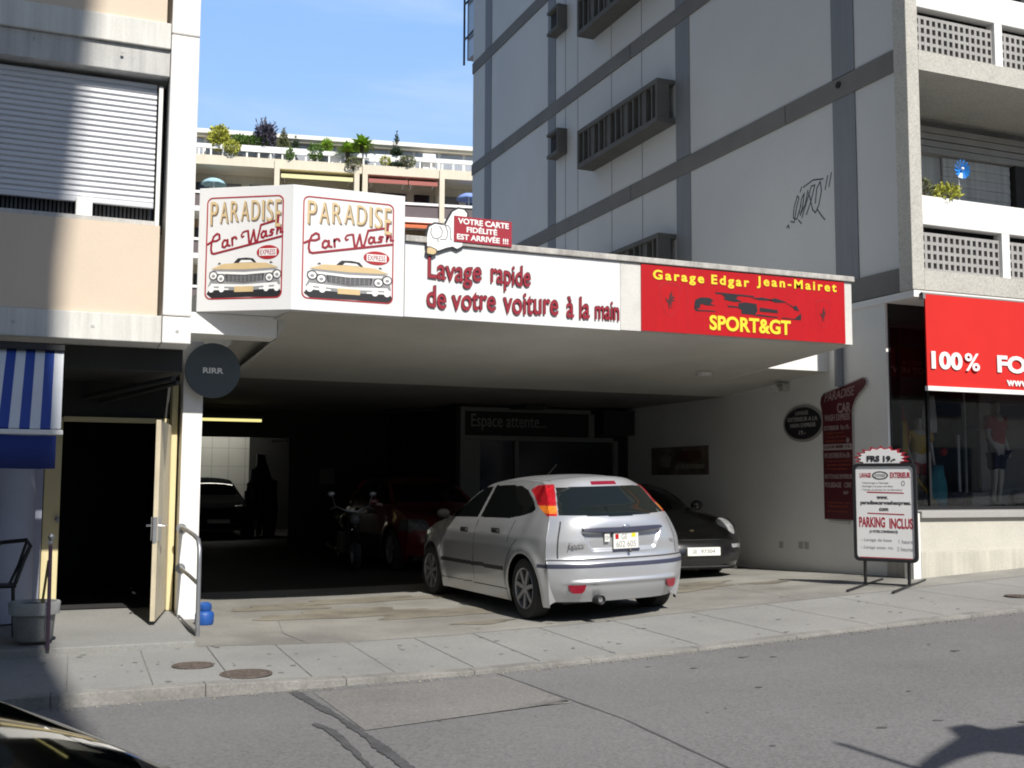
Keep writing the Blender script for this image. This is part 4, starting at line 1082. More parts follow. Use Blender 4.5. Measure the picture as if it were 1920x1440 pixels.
for kf in range(7):
    z = 20.42 - 2.85 * (kf + 1)       # balcony floors below
    b = MB(); abox(b, U0, 0, z, U1, 5, z + 0.30); b.build('balcony_slab', 'white_b', ap)
    b = MB(); abox(b, U0, 0.1, z + 0.301, U1, 0.2, z + 1.08); b.build('railing_panel', 'taupe', ap)
    b = MB(); abox(b, U0, 0.02, z + 1.081, U1, 0.30, z + 1.24); b.build('handrail', 'white_b', ap)
    b = MB(); abox(b, U0, 2.2, z + 0.301, U1, 2.4, z + 2.84); b.build('recess_wall', 'tan_b' if kf % 2 else 'cream_b', ap)
    for i in range(-1, 6):
        u = -0.6 + 3.4 * i
        for (a0, a1, nm, mm) in ((0.2, 1.2, 'window', 'win_dk'), (1.5, 3.1, 'blind' if i % 2 == 0 else 'window', 'shut_gy' if i % 2 == 0 else 'win_dk')):
            b = MB(); abox(b, u + a0, 2.12, z + 0.5, u + a1, 2.199, z + 2.3); b.build(nm, mm, ap)
for u in (-0.5, 4.5, 9.28, 9.78, 14.54, 19.4):
    b = MB(); abox(b, u, -0.12, -1, u + 0.31, 2.2, 20.418); b.build('column', 'cream_b', ap)
    b = MB(); abox(b, u, -0.12, 20.42, u + 0.31, -0.004, 20.95); b.build('column_cap', 'cream_b', ap)
# roof terrace railing
b = MB(); abox(b, U0, 0.25, 21.50, U1, 0.40, 21.76); abox(b, U0, 0.28, 21.0, U1, 0.34, 21.04)
for i in range(70): u = U0 + 0.7 * i; abox(b, u, 0.28, 21.041, u + 0.10, 0.36, 21.499)
b.build('terrace_railing', 'white_b', ap)
b = MB(); abox(b, 2.3, 0.22, 21.42, 6.4, 0.249, 21.80); b.build('privacy_screen', 'white_b', ap); b = MB(); abox(b, 10.2, 0.22, 21.3, 12.2, 0.249, 21.78); b.build('privacy_screen', 'white_b', ap)
b = MB(); abox(b, 13.55, 0.5, 20.9, 14.35, 1.2, 22.1); b.build('terrace_shed', 'white_b', ap); b = MB(); abox(b, 7.9, 0.45, 21.0, 8.7, 0.9, 21.7); b.build('terrace_box', 'white_b', ap)
# awnings and parasols
def aawn(u0, u1, z, out, drop, m, label, rolled=0.12):
    o = thing('balcony_awning', A((u0 + u1) / 2, 0, z), AR, label, 'awning', 'awnings on the far apartments')
    b = MB(); b.hexa([A(u0, 1.2, z), A(u1, 1.2, z), A(u1, -out, z - drop), A(u0, -out, z - drop)], [A(u0, 1.2, z + 0.04), A(u1, 1.2, z + 0.04), A(u1, -out, z - drop + 0.04), A(u0, -out, z - drop + 0.04)]); b.build('cloth', m, o)
    b = MB(); abox(b, u0, -out - 0.03, z - drop - rolled, u1, -out, z - drop + 0.05); b.build('valance', m, o)
    b = MB()
    for u in (u0 + 0.2, u1 - 0.2): b.bar(A(u, 1.2, z - 0.5), A(u, -out, z - drop - 0.02), 0.05, 0.05)
    b.build('arm', 'white_b', o)
aawn(4.9, 9.2, 20.42, 0.1, 0.38, 'aw_y', 'pale yellow balcony awning on the top floor of the far apartments', 0.2)
aawn(10.15, 12.55, 20.42, 0.15, 0.36, 'aw_r', 'left one of two dull red balcony awnings on the far apartments', 0.2)
aawn(12.62, 14.4, 20.42, 0.15, 0.36, 'aw_r', 'right one of two dull red balcony awnings on the far apartments', 0.2)
aawn(9.9, 14.4, 17.75, 0.5, 0.55, 'aw_o', 'orange balcony awning one floor lower on the far apartments')
def parasol(u, z, r, m, label):
    o = thing('parasol', A(u, 0.6, z - 1.8), AR, label, 'parasol', 'parasols on the far balconies')
    b = MB(); n = 16
    V = []
    for i, (rr, h) in enumerate(((0.02, 0.62), (0.45, 0.52), (0.78, 0.33), (1.0, 0.0))):
        for k in range(n): a = 6.283 * k / n; V.append(A(u + r * rr * math.cos(a), 0.6 + r * rr * math.sin(a), z + h * r * 0.9 + (0.05 * r if (k % 2 and i == 3) else 0)))
    b.add(V, [(i * n + k, i * n + (k + 1) % n, (i + 1) * n + (k + 1) % n, (i + 1) * n + k) for i in range(3) for k in range(n)])
    q = b.build('canopy', m, o, smooth='all'); s = q.modifiers.new('s', 'SOLIDIFY'); s.thickness = 0.02
    b = MB(); b.tube([A(u, 0.6, z - 1.8), A(u, 0.6, z + r * 0.6)], 0.03, 6); b.build('pole', 'white_b', o)
parasol(0.95, 19.32, 0.74, 'par_b', 'pale blue parasol on a balcony beside the left building')
parasol(16.5, 19.30, 0.80, 'par_d', 'violet blue parasol on a balcony beside the grey block')
# terrace plants
def aplant(u, v, z, rx, rz, m, n, leaf, shape, label, name='terrace_plant', cat='plant'):
    p = A(u, v, z); plant(name, cat, label, (p.x, p.y, p.z), (rx, rx, rz), m, int(n * 2.3), leaf * 0.66, shape, 'plants on the roof terrace', stems=5)
aplant(1.2, 0.6, 22.25, 0.62, 0.75, 'lf_y', 460, 0.26, 'ball', 'yellow green bush at the left end of the roof terrace')
aplant(2.0, 0.05, 21.55, 0.50, 0.40, 'lf_y', 240, 0.2, 'ball', 'pale yellow spilling plant below the yellow green bush')
for i in range(3): aplant(2.4 + 0.6 * i, 0.8, 22.25 - 0.03 * i, 0.5, 0.30, 'lf_g', 300, 0.18, 'ball', ['leftmost clump of the low green hedge on the roof terrace', 'middle clump of the low green hedge on the roof terrace', 'rightmost clump of the low green hedge by the purple shrub'][i])
aplant(3.9, 0.7, 22.55, 0.62, 0.75, 'lf_p', 170, 0.34, 'ball', 'low twiggy purple shrub just below the roof line', 'terrace_shrub', 'shrub')
def broom(u, v, z, r, h, n, m, label):
    p = A(u, v, z); o = thing('terrace_shrub', (p.x, p.y, p.z), 0, label, 'shrub')
    b = MB(); f = MB()
    for i in range(n):
        a = RNG.uniform(0, 6.28); k = RNG.uniform(0.2, 1)
        e = p + Vector((math.cos(a) * r * k, math.sin(a) * r * k * 0.6, h * RNG.uniform(0.6, 1.05) * (1.1 - 0.4 * k)))
        b.tube([p, p.lerp(e, 0.5) + Vector((0, 0, h * 0.06)), e], [0.03, 0.02, 0.008], 4)
        for q in range(11):
            t = RNG.uniform(0.45, 1.0); c = p.lerp(e, t); d = Vector((RNG.normal(0, .5), RNG.normal(0, .5), 1)).normalized(); w = d.cross(Vector((0, 1, 0.2))).normalized() * 0.035
            f.add([c - w, c + w, c + d * 0.22], [(0, 1, 2)])
    b.build('twigs', 'bark', o); f.build('foliage', m, o)
broom(3.95, 0.7, 21.9, 0.85, 1.95, 26, 'lf_p', 'tall wispy purple shrub sticking up above the roof line')
aplant(5.0, 0.8, 22.62, 0.42, 0.72, 'lf_o', 320, 0.2, 'cone', 'cone shaped grey green shrub right of the purple shrub', 'terrace_shrub', 'shrub')
aplant(5.72, 0.7, 22.2, 0.36, 0.55, 'lf_d', 300, 0.18, 'cone', 'small dark conifer between the purple shrub and the round bush', 'terrace_conifer', 'conifer')
aplant(6.95, 0.45, 21.7, 0.48, 0.55, 'lf_g', 320, 0.2, 'ball', 'dark green bush left of the round bright bush', 'terrace_bush', 'bush')
aplant(7.62, 0.7, 22.22, 0.36, 0.44, 'lf_b', 460, 0.14, 'ball', 'round clipped bright green bush on the roof terrace', 'terrace_bush', 'bush')
aplant(5.4, 0.05, 21.35, 0.25, 0.4, 'lf_g', 120, 0.16, 'ball', 'small green plant hanging over the terrace edge near the pillar', 'terrace_plant', 'plant')
def palm(u, v, z, r, n, label):
    p = A(u, v, z); o = thing('palm', (p.x, p.y, p.z - 1.2), 0, label, 'palm')
    b = MB()
    for i in range(n):
        az = 6.283 * i / n * 2.4; el = RNG.uniform(-0.1, 1.4); L = r * RNG.uniform(0.75, 1.1)
        d = Vector((math.cos(az) * math.cos(el), math.sin(az) * math.cos(el), math.sin(el)))
        w = d.cross(Vector((0, 0, 1))).normalized() * L * 0.10
        P = [p + d * L * t - Vector((0, 0, 0.35 * L * t * t)) for t in (0, 0.35, 0.7, 1)]
        b.add([P[0] - w * 0.4, P[0] + w * 0.4, P[1] + w * 1.4, P[1] - w * 1.4, P[2] + w, P[2] - w, P[3]], [(0, 1, 2, 3), (3, 2, 4, 5), (5, 4, 6)])
    b.build('fronds', 'lf_b', o)
    b = MB(); b.tube([(p.x, p.y, p.z - 1.2), (p.x, p.y, p.z)], 0.12, 8); b.build('trunk', 'bark', o)
palm(8.85, 0.15, 21.75, 1.0, 60, 'lower bright green palm left of the taller palm on the terrace')
palm(9.75, 0.5, 22.35, 1.1, 60, 'taller bright green palm on the roof terrace')
aplant(9.2, -0.05, 21.05, 0.5, 0.4, 'lf_o', 220, 0.16, 'ball', 'trailing olive plant hanging under the palms over the slab edge')
aplant(11.88, 0.4, 22.2, 0.46, 1.25, 'lf_d', 900, 0.18, 'spire', 'tall thin dark conifer rising above the terrace roof line', 'terrace_conifer', 'conifer')
aplant(12.55, 0.2, 21.4, 0.52, 0.40, 'lf_o', 420, 0.15, 'ball', 'round olive bush right of the tall thin conifer', 'terrace_bush', 'bush')
aplant(11.2, 0.2, 21.35, 0.34, 0.30, 'lf_y', 200, 0.14, 'ball', 'small yellow green bush left of the tall thin conifer', 'terrace_bush', 'bush')

# ------------------------------------------------------------------ buildings across the street (behind the camera: they shade the left edge and show in reflections)
ob = thing('opposite_tower', (-12, -12, 0), 0, 'tall pale apartment tower across the street', 'building')
YT = -6.5
mb = MB()
mb.box(-26, -18, -1, 1.41, YT, 21.5)
mb.hexa([(-26, -18, 21.502), (1.41, -18, 21.502), (1.41, YT, 21.502), (-26, YT, 21.502)], [(-26, -18, 24), (1.62, -18, 24), (1.62, YT, 24), (-26, YT, 24)])
mb.box(-26, -18, 24.002, 1.62, YT, 32)
mb.build('wall', 'oppo', ob)
for i in range(9):
    for q in range(4): mb = MB(); mb.box(-14 + 4 * q, YT - 0.05, 2 + 3.2 * i, -11.8 + 4 * q, YT + 0.05, 3.7 + 3.2 * i); mb.build('window', 'win_dk', ob)
o2 = thing('opposite_row', (14, -12, 0), 0, 'low pale row of houses across the street', 'building')
mb = MB(); mb.box(4.5, -14, -1, 34, -8, 6.6); mb.build('wall', 'oppo', o2)
for q in range(9):
    mb = MB(); mb.box(5.5 + 3.2 * q, -7.99, 0.8, 7.6 + 3.2 * q, -7.9, 2.9); mb.build('shop_window', 'win_dk', o2)
    mb = MB(); mb.box(5.7 + 3.2 * q, -7.99, 4.0, 7.2 + 3.2 * q, -7.9, 5.7); mb.build('window', 'win_dk', o2)
# ------------------------------------------------------------------ corner sign with the old car (two faces)
cs = thing('corner_sign', (2, 10.6, 3.3), 0, 'white two sided corner sign with red rimmed car wash pictures above the garage entrance', 'sign')
ZS0, ZS1 = 3.24, 4.465
mb = MB()
pts = [(1.168, 10.92), (1.99, 10.40), (3.112, 10.40), (3.112, 10.98), (1.3, 11.2)]
mb.add([(x, y, ZS0) for x, y in pts] + [(x, y, ZS1) for x, y in pts], [(4, 3, 2, 1, 0), (5, 6, 7, 8, 9)] + [(i, (i + 1) % 5, 5 + (i + 1) % 5, 5 + i) for i in range(5)])
mb.build('panel', 'sign_wh', cs, bevel=0.004)

def artwork(fr, w, h, parent):
    X = lambda u: u * w
    Y = lambda v: v * h
    P = lambda L: [(X(a), Y(b)) for a, b in L]
    k = 0.0015
    L = {}
    def layer(n): return L.setdefault(n, MB())
    layer('red_dk').ring(rrect(X(.085), Y(.095), X(.90), Y(.92), .06), rrect(X(.085) + .012, Y(.095) + .012, X(.90) - .012, Y(.92) - .012, .05), fr, 0.0008, 0.003)
    # PARADISE: letters with a brown drop shadow, stretched towards both ends
    n = 8
    word = 'PARADISE'
    u = .125
    wid = [.075, .085, .080, .085, .085, .020, .065, .055]
    gap = (.745 - sum(wid)) / 7
    for i, ch in enumerate(word):
        c = (i - 3.5) / 3.5
        top = .885; bot = .725 - .03 * c * c
        if i == 7: bot -= .03
        put_text(layer('gold_sh'), ch, fr, X(u + .010), Y(bot - .012), X(u + wid[i] + .012), Y(top - .010), 0.0008, 0.003, bold=0.0)
        put_text(layer('cream_txt'), ch, fr, X(u), Y(bot), X(u + wid[i]), Y(top), 0.003, 0.005, bold=-0.004)
        u += wid[i] + gap
    # script 'Car Wash' drawn as pen strokes rising to the right
    sl = .175
    def R(pts): return [(X(a), Y(b + sl * (a - .13))) for a, b in pts]
    st = layer('red_txt'); sw = .017 * w + .003
    def pen(pts, ww=sw): st.stroke(R(pts), ww, fr, 0.0008, 0.0035)
    pen([(.23, .565), (.225, .60), (.20, .612), (.165, .595), (.145, .55), (.14, .50), (.15, .465), (.175, .455), (.89, .455)])   # big C into the underline
    pen([(.105, .545), (.15, .560), (.20, .555), (.23, .565)])
    pen([(.31, .535), (.28, .545), (.262, .525), (.262, .495), (.285, .485), (.31, .50), (.315, .54), (.318, .495), (.34, .488)])
    pen([(.362, .545), (.368, .486)]); pen([(.362, .53), (.38, .548), (.40, .545), (.41, .53)])
    pen([(.485, .535), (.468, .53), (.46, .548), (.475, .568), (.505, .572), (.53, .57)], sw * .8)
    pen([(.53, .57), (.545, .47), (.56, .465), (.59, .565), (.61, .47), (.63, .47), (.665, .59), (.82, .595)])
    pen([(.715, .525), (.69, .535), (.672, .515), (.675, .49), (.695, .482), (.715, .50), (.72, .53), (.722, .49), (.735, .486)])
    pen([(.80, .525), (.775, .53), (.765, .515), (.79, .503), (.785, .487), (.755, .487)])
    pen([(.85, .66), (.835, .485)]); pen([(.838, .505), (.86, .53), (.875, .52), (.872, .49), (.895, .487)])
    # express oval
    layer('red_dk').prism(oval(X(.745), Y(.463), X(.118), Y(.056)), fr, 0.0008, 0.003)
    layer('txt_wh').prism([(X(.655), Y(.435)), (X(.835), Y(.435)), (X(.835), Y(.492)), (X(.655), Y(.492))], fr, 0.003, 0.004)
    put_text(layer('red_txt'), 'EXPRESS', fr, X(.665), Y(.442), X(.825), Y(.484), 0.004, 0.005, bold=0.01)
    # old open car seen from the front
    layer('txt_blk').prism(P([(.105, .14), (.14, .185), (.5, .175), (.86, .185), (.90, .135), (.85, .10), (.55, .11), (.16, .105)]), fr, 0.0008, 0.002)
    body = layer('txt_gy')
    body.prism(P([(.13, .31), (.2, .345), (.5, .335), (.8, .345), (.885, .31), (.87, .25), (.88, .21), (.85, .175), (.5, .16), (.15, .175), (.12, .2), (.145, .25)]), fr, 0.002, 0.0028)
    layer('cream_txt').prism(P([(.15, .34), (.27, .378), (.5, .384), (.73, .378), (.86, .34), (.8, .337), (.5, .33), (.2, .337)]), fr, 0.0028, 0.0034)
    layer('txt_blk').prism(P([(.385, .384), (.43, .420), (.52, .424), (.59, .416), (.625, .384), (.60, .384), (.57, .405), (.46, .407), (.44, .384)]), fr, 0.0028, 0.0034)
    layer('txt_wh').prism(P([(.45, .386), (.468, .405), (.562, .403), (.59, .385)]), fr, 0.0034, 0.0038)
    layer('txt_blk').prism(P([(.215, .378), (.24, .392), (.25, .378)]), fr, 0.0034, 0.004); layer('txt_blk').prism(P([(.765, .378), (.775, .392), (.80, .376)]), fr, 0.0034, 0.004)
    layer('txt_wh').prism(P([(.20, .318), (.5, .308), (.81, .318), (.79, .30), (.5, .288), (.22, .30)]), fr, 0.0028, 0.0036)
    layer('txt_blk').prism(P([(.30, .295), (.5, .284), (.71, .295), (.70, .235), (.5, .222), (.31, .235)]), fr, 0.0028, 0.0034)
    for q in range(5): body.prism(P([(.315, .285 - .011 * q), (.5, .275 - .011 * q), (.695, .285 - .011 * q), (.695, .281 - .011 * q), (.5, .271 - .011 * q), (.315, .281 - .011 * q)]), fr, 0.0034, 0.004)
    for q in range(9): layer('txt_gy').prism(P([(.34 + .042 * q, .232), (.345 + .042 * q, .232), (.345 + .042 * q, .285), (.34 + .042 * q, .285)]), fr, 0.0034, 0.0041)
    for cx, cy in ((.175, .285), (.255, .262), (.765, .262), (.845, .285)):
        layer('txt_blk').prism(oval(X(cx), Y(cy), X(.046), Y(.038), 20), fr, 0.0034, 0.004)
        layer('txt_wh').prism(oval(X(cx), Y(cy), X(.036), Y(.029), 20), fr, 0.004, 0.0046)
        layer('txt_gy').prism(oval(X(cx), Y(cy - .004), X(.018), Y(.013), 14), fr, 0.0046, 0.005)
    layer('txt_wh').prism(P([(.15, .222), (.5, .208), (.85, .222), (.85, .20), (.5, .188), (.15, .20)]), fr, 0.0034, 0.004)
    layer('txt_wh').prism(P([(.15, .188), (.34, .18), (.34, .168), (.16, .17)]), fr, 0.0034, 0.004); layer('txt_wh').prism(P([(.85, .188), (.66, .18), (.66, .168), (.84, .17)]), fr, 0.0034, 0.004)
    layer('cream_plate').prism(P([(.40, .195), (.60, .195), (.60, .15), (.40, .15)]), fr, 0.004, 0.005)
    for cx in (.155, .265, .735, .845): layer('txt_wh').prism(oval(X(cx), Y(.18), X(.03), Y(.03), 18), fr, 0.004, 0.005)
    names = {'red_dk': 'red_border', 'gold_sh': 'letter_shadow', 'cream_plate': 'plate_print', 'cream_txt': 'cream_print', 'red_txt': 'red_script', 'txt_wh': 'white_print', 'txt_blk': 'black_print', 'txt_gy': 'grey_print'}
    for n_, mb in L.items(): mb.build(names[n_], 'cream_txt' if n_ == 'cream_plate' else n_, parent)
hw = math.hypot(1.99 - 1.168, 0.52)
artwork(Fr((1.99, 10.399, ZS0), (1, 0, 0)), 1.12, ZS1 - ZS0, cs)
artwork(Fr((1.1685, 10.9192, ZS0), (0.822, -0.52, 0)), hw, ZS1 - ZS0, cs)

# ------------------------------------------------------------------ lettering on the white fascia
sl = thing('fascia_lettering', (4.4, YC, 3.6), 0, 'handwritten style dark red lettering on the white canopy fascia', 'lettering')
FF = Fr((3.118, YC, 3.245), (1, 0, 0))
def hand(u, v): return u, v + 0.010 * math.sin(u * 9.0)
def fascia_text(body, x0, x1, z0, z1):
    for nm, m_, du, dv, d0, d1 in (('letter_shadow', 'txt_blk', 0.012, 0.010, 0.001, 0.006), ('letter_face', 'red_txt', 0, 0, 0.006, 0.02)):
        mb = MB(); put_text(mb, body, FF, x0 - 3.118 + du, z0 - 3.245 + dv, x1 - 3.118 + du, z1 - 3.245 + dv, d0, d1, bold=0.012, fn=hand, space=1.0)
        mb.build(nm, m_, sl)
fascia_text('Lavage', 3.355, 3.93, 3.575, 3.86)
fascia_text('rapide', 4.035, 4.48, 3.575, 3.86)
fascia_text('de votre', 3.345, 4.09, 3.345, 3.60 - 0.03)
fascia_text('voiture', 4.175, 4.80, 3.345, 3.57)
fascia_text('\u00e0 la', 4.90, 5.17, 3.345, 3.58)
fascia_text('main', 5.235, 5.525, 3.335, 3.535)

# hand shaped cut-out board with the card
hd = thing('cutout_hand_sign', (3.6, 10.38, 3.9), 0, 'white cut out gloved hand board holding up a red loyalty card above the fascia', 'sign')
FH = Fr((3.30, 10.375, 3.87), (1, 0, 0))
palm_ = [(.04, .10), (.04, .22), (.06, .30), (.12, .335), (.20, .33), (.23, .33), (.265, .40), (.31, .48), (.37, .515), (.43, .51), (.465, .475), (.46, .44), (.42, .425), (.36, .42), (.335, .38), (.33, .26), (.33, .20), (.42, .185), (.41, .13), (.36, .10), (.31, .12), (.24, .10), (.16, .065), (.12, .06), (.10, .09)]
palm_ = [(u, v) for u, v in palm_]
big = MB()
def offset(poly, d):
    n = len(poly); out = []
    for i in range(n):
        a, b, c = Vector(poly[i - 1]), Vector(poly[i]), Vector(poly[(i + 1) % n])
        e = ((b - a).normalized() + (c - b).normalized())
        if e.length < 1e-6: e = (c - b)
        e.normalize(); nrm = Vector((-e.y, e.x)); out.append((b.x + nrm.x * d, b.y + nrm.y * d))
    return out
mb = MB(); mb.prism(offset(palm_, 0.021), FH, -0.012, 0.0); mb.build('board_edge', 'txt_blk', hd)
mb = MB(); mb.prism(palm_, FH, 0.0, 0.006); mb.build('hand', 'glove', hd)
mb = MB()
mb.stroke([(.085, .29), (.075, .24), (.10, .19), (.15, .185), (.19, .215), (.20, .27), (.17, .315)], 0.011, FH, 0.006, 0.008)
mb.stroke([(.15, .185), (.155, .15)], 0.011, FH, 0.006, 0.008)
mb.stroke([(.23, .33), (.255, .27), (.25, .21), (.235, .185), (.18, .18)], 0.011, FH, 0.006, 0.008)
mb.stroke([(.21, .335), (.26, .33), (.285, .30), (.285, .20), (.30, .185)], 0.011, FH, 0.006, 0.008)
mb.build('finger_line', 'txt_gy', hd)
mb = MB(); mb.prism([(.02, .03), (.03, .09), (.07, .10), (.14, .075), (.145, .03), (.11, .005), (.04, .01)], FH, 0.006, 0.012); mb.build('cuff_edge', 'txt_blk', hd)
mb = MB(); mb.prism([(.035, .035), (.04, .082), (.075, .088), (.13, .068), (.132, .035), (.105, .018), (.045, .022)], FH, 0.012, 0.016); mb.build('cuff', 'cream_txt', hd)
FCd = Fr((3.622, 10.362, 4.045), (1, 0, -0.012))
mb = MB(); mb.prism([(0, 0), (.635, 0), (.635, .265), (0, .265)], FCd, -0.010, 0.004); mb.build('card', 'crimson', hd)
lines(hd, 'lettering', 'txt_wh', FCd, 0.004, 0.007, [('VOTRE CARTE', .04, .60, .185, .245, .03), ('EST ARRIV\u00c9E', .03, .50, .022, .094, .03), ('FID\u00c9LIT\u00c9', .135, .47, .105, .175, .03), ('!!!', .535, .595, .022, .080, .03)])

# ------------------------------------------------------------------ red garage sign
gs = thing('garage_sign', (7.2, YC, 3.6), 0, 'red sign with yellow lettering and black racing car at the canopy end', 'sign')
FG = Fr((5.803, YC, 3.256), (1, 0, 0))
WG, HG = 2.752, 0.737
mb = MB(); mb.box(5.803, YC - 0.012, 3.256, 8.555, YC, 3.993); mb.build('board', 'red_sign', gs)
FG = Fr((5.803, YC - 0.012, 3.256), (1, 0, 0))
def serif(mb, u0, v0, u1, v1): mb.prism([(u0, v0), (u1, v0), (u1, v1), (u0, v1)], FG, 0.001, 0.004)
for body, u0, u1, v0, v1, bo in (('Garage', .145, .80, .545, .685, .03), ('Edgar', .895, 1.40, .545, .685, .03), ('Jean-Mairet', 1.505, 2.63, .575, .715, .025), ('SPORT&GT', .865, 1.965, .055, .225, .03)):
    for nm, m_, du, dv, d0, d1 in (('letter_shadow', 'red_dk', 0.010, -0.008, 0.0005, 0.002), ('lettering', 'yellow', 0, 0, 0.002, 0.006)):
        mb = MB(); put_text(mb, body, FG, u0 + du, v0 + dv, u1 + du, v1 + dv, d0, d1, bold=bo, space=1.35 if bo != .03 or body in ('Garage', 'Edgar') else 1.0); mb.build(nm, m_, gs)
cb = MB()
q = lambda L: [(a * WG, b * HG) for a, b in L]
pf = lambda L: cb.prism(q(L), FG, 0.001, 0.003)
pf([(.345, .665), (.53, .655), (.535, .63), (.40, .635), (.345, .64)])                                  # rear wing
pf([(.375, .635), (.455, .635), (.445, .59), (.475, .545), (.43, .535), (.385, .56), (.39, .60)])        # engine cover
pf([(.245, .47), (.25, .525), (.275, .565), (.315, .57), (.335, .535), (.32, .48), (.345, .455), (.30, .45), (.275, .47), (.27, .40), (.245, .40)])  # rear wheel
pf([(.245, .42), (.265, .37), (.34, .375), (.345, .36), (.255, .35), (.243, .38)])
pf([(.52, .615), (.57, .64), (.61, .625), (.625, .60), (.56, .595)])                                    # cockpit
pf([(.605, .61), (.635, .645), (.665, .625), (.70, .59), (.64, .575)])
pf([(.455, .52), (.49, .545), (.545, .53), (.55, .42), (.535, .355), (.47, .36), (.47, .42), (.455, .44)])  # front wheel
pf([(.40, .475), (.45, .47), (.455, .45), (.41, .445)])
pf([(.56, .48), (.65, .46), (.65, .41), (.56, .415)])                                                   # side vent
pf([(.55, .37), (.65, .352), (.65, .335), (.53, .345)])
pf([(.73, .535), (.745, .56), (.75, .53), (.76, .47), (.735, .48)])
pf([(.67, .35), (.735, .34), (.77, .44), (.768, .325), (.67, .33)])                                     # nose splitter
pf([(.69, .585), (.725, .545), (.735, .50), (.72, .53)])
cb.build('car_silhouette', 'txt_blk', gs)
mb = MB(); mb.prism([(.585, 0), (.589, 0), (.589, HG), (.585, HG)], FG, 0.0003, 0.0012); mb.build('panel_seam', 'red_dk', gs)
horse = [(.35, .0), (.45, .03), (.40, .18), (.52, .30), (.55, .10), (.66, .06), (.62, .16), (.64, .34), (.70, .50), (.86, .44), (.95, .50), (.84, .54), (.72, .62), (.90, .66), (.97, .74), (.84, .74), (.70, .72), (.66, .84), (.74, .90), (.66, .95), (.58, 1.0), (.54, .92), (.44, .84), (.40, .68), (.30, .52), (.14, .54), (.06, .66), (.0, .60), (.10, .46), (.24, .38), (.30, .22)]
def emblem(cx, cy, w, h, flip=False):
    shd = [(cx - w, cy + h * .8), (cx - w * .5, cy + h), (cx + w * .5, cy + h), (cx + w, cy + h * .8), (cx + w * .85, cy - h * .2), (cx + w * .4, cy - h * .8), (cx, cy - h), (cx - w * .4, cy - h * .8), (cx - w * .85, cy - h * .2)]
    inn = [(cx + (a - cx) * .95, cy + (b - cy) * .955) for a, b in shd]
    o_ = MB(); o_.ring(shd[::-1], inn[::-1], FG, 0.001, 0.002); o_.build('shield_outline', 'red_dk', gs)
    return [(cx + ((1 - a) if flip else a) * w * .95 - w * .45, cy - h * .55 + b * h * 1.05) for a, b in horse]
for e_ in (emblem(.36, .36, .135, .19), emblem(2.43, .33, .10, .17)): mb = MB(); mb.prism(e_, FG, 0.001, 0.003); mb.build('horse_emblem', mat('dark_emblem', (0.07, 0.012, 0.014), 0.5), gs)

# ------------------------------------------------------------------ round slate sign by the pillar
rs = thing('round_sign', (1.31, 10.62, 2.63), 0, 'round slate grey hanging sign beside the white pillar', 'sign')
FR_ = Fr((1.416, 11.50, 2.73), (1, 0.02, 0))
mb = MB(); mb.prism(oval(0, 0, .277, .284, 40), FR_, -0.035, 0.0); mb.build('disc', 'slate', rs, bevel=0.006)
mb = MB(); put_text(mb, 'RIRR', FR_, -.10, -.03, .105, .028, 0.0005, 0.003, bold=0.03); mb.build('lettering', 'txt_wh', rs)
mb = MB(); mb.tube([(1.26, 11.53, 2.78), (1.26, 11.62, 2.78)], 0.015, 6); mb.tube([(1.26, 11.53, 2.64), (1.26, 11.62, 2.64)], 0.015, 6); mb.build('bracket', 'black', rs)

# ------------------------------------------------------------------ boards on the right garage wall
FW_ = Fr((9.648, 13.09, 2.18), (0, -1, 0))
ov = thing('oval_sign', (9.64, 12.63, 2.44), 0, 'oval black sign with pale lettering and grey rim on the right garage wall', 'sign')
mb = MB(); mb.prism(oval(.45, .265, .45, .262, 44), FW_, 0, 0.018); mb.build('rim', mat('grey_rim', (0.30, 0.295, 0.27), 0.6, 0.06, 3), ov)
mb = MB(); mb.prism(oval(.45, .265, .41, .225, 44), FW_, 0.018, 0.024); mb.build('plate', 'txt_blk', ov)
lines(ov, 'lettering', mat('grey_letters', (0.30, 0.295, 0.28), 0.6), FW_, 0.024, 0.027, [('LAVAGE', .30, .58, .385, .44, .02), ('EXTERIEUR A LA', .12, .78, .295, .355, .02), ('MAIN EXPRESS', .17, .74, .21, .268, .02), ('19.-', .37, .52, .105, .165, .02)])

bp_ = thing('price_board', (9.6, 11.75, 2.0), 0, 'tall maroon price board with slanted top edge on the right garage wall', 'price board')
FP = Fr((9.646, 12.21, 1.13), (0, -1, 0))
WP, HP = 0.66, 1.79
shape = [(0.02, 0), (WP - .05, 0), (WP - .05, .55 * HP), (WP - .05, .78 * HP), (.625, .83 * HP), (.675, .88 * HP), (.76, .925 * HP), (.85, .96 * HP), (.895, .985 * HP), (.905, 1.008 * HP), (.88, 1.025 * HP), (.84, 1.03 * HP), (.45, .985 * HP), (.05, .945 * HP), (.0, .92 * HP), (-.02, .88 * HP), (.0, .84 * HP), (0.02, .78 * HP)]
mb = MB(); mb.prism(offset(shape, -0.018), FP, 0.0, 0.02); mb.build('pale_rim', mat('pale_rim', (0.42, 0.40, 0.38), 0.6, 0.05, 3), bp_)
mb = MB(); mb.prism(shape, FP, 0.02, 0.028); mb.build('board', 'maroon', bp_)
L1, L2, L3 = MB(), MB(), MB()
FPs = Fr(FP.p(.07, .87 * HP, 0), (0, -1, 0.10))
L1 = MB(); put_text(L1, 'PARADISE', FPs, 0, 0.02, .62, .14, 0.028, 0.031, bold=0.0, shear=0.25); L1.build('pale_lettering', 'txt_dim', bp_)
lines(bp_, 'pale_lettering', 'txt_dim', FP, 0.028, 0.031, [('CAR', .33, .60, .79 * HP, .865 * HP, .02), ('WASH EXPRESS', .06, .58, .735 * HP, .785 * HP, .02)])
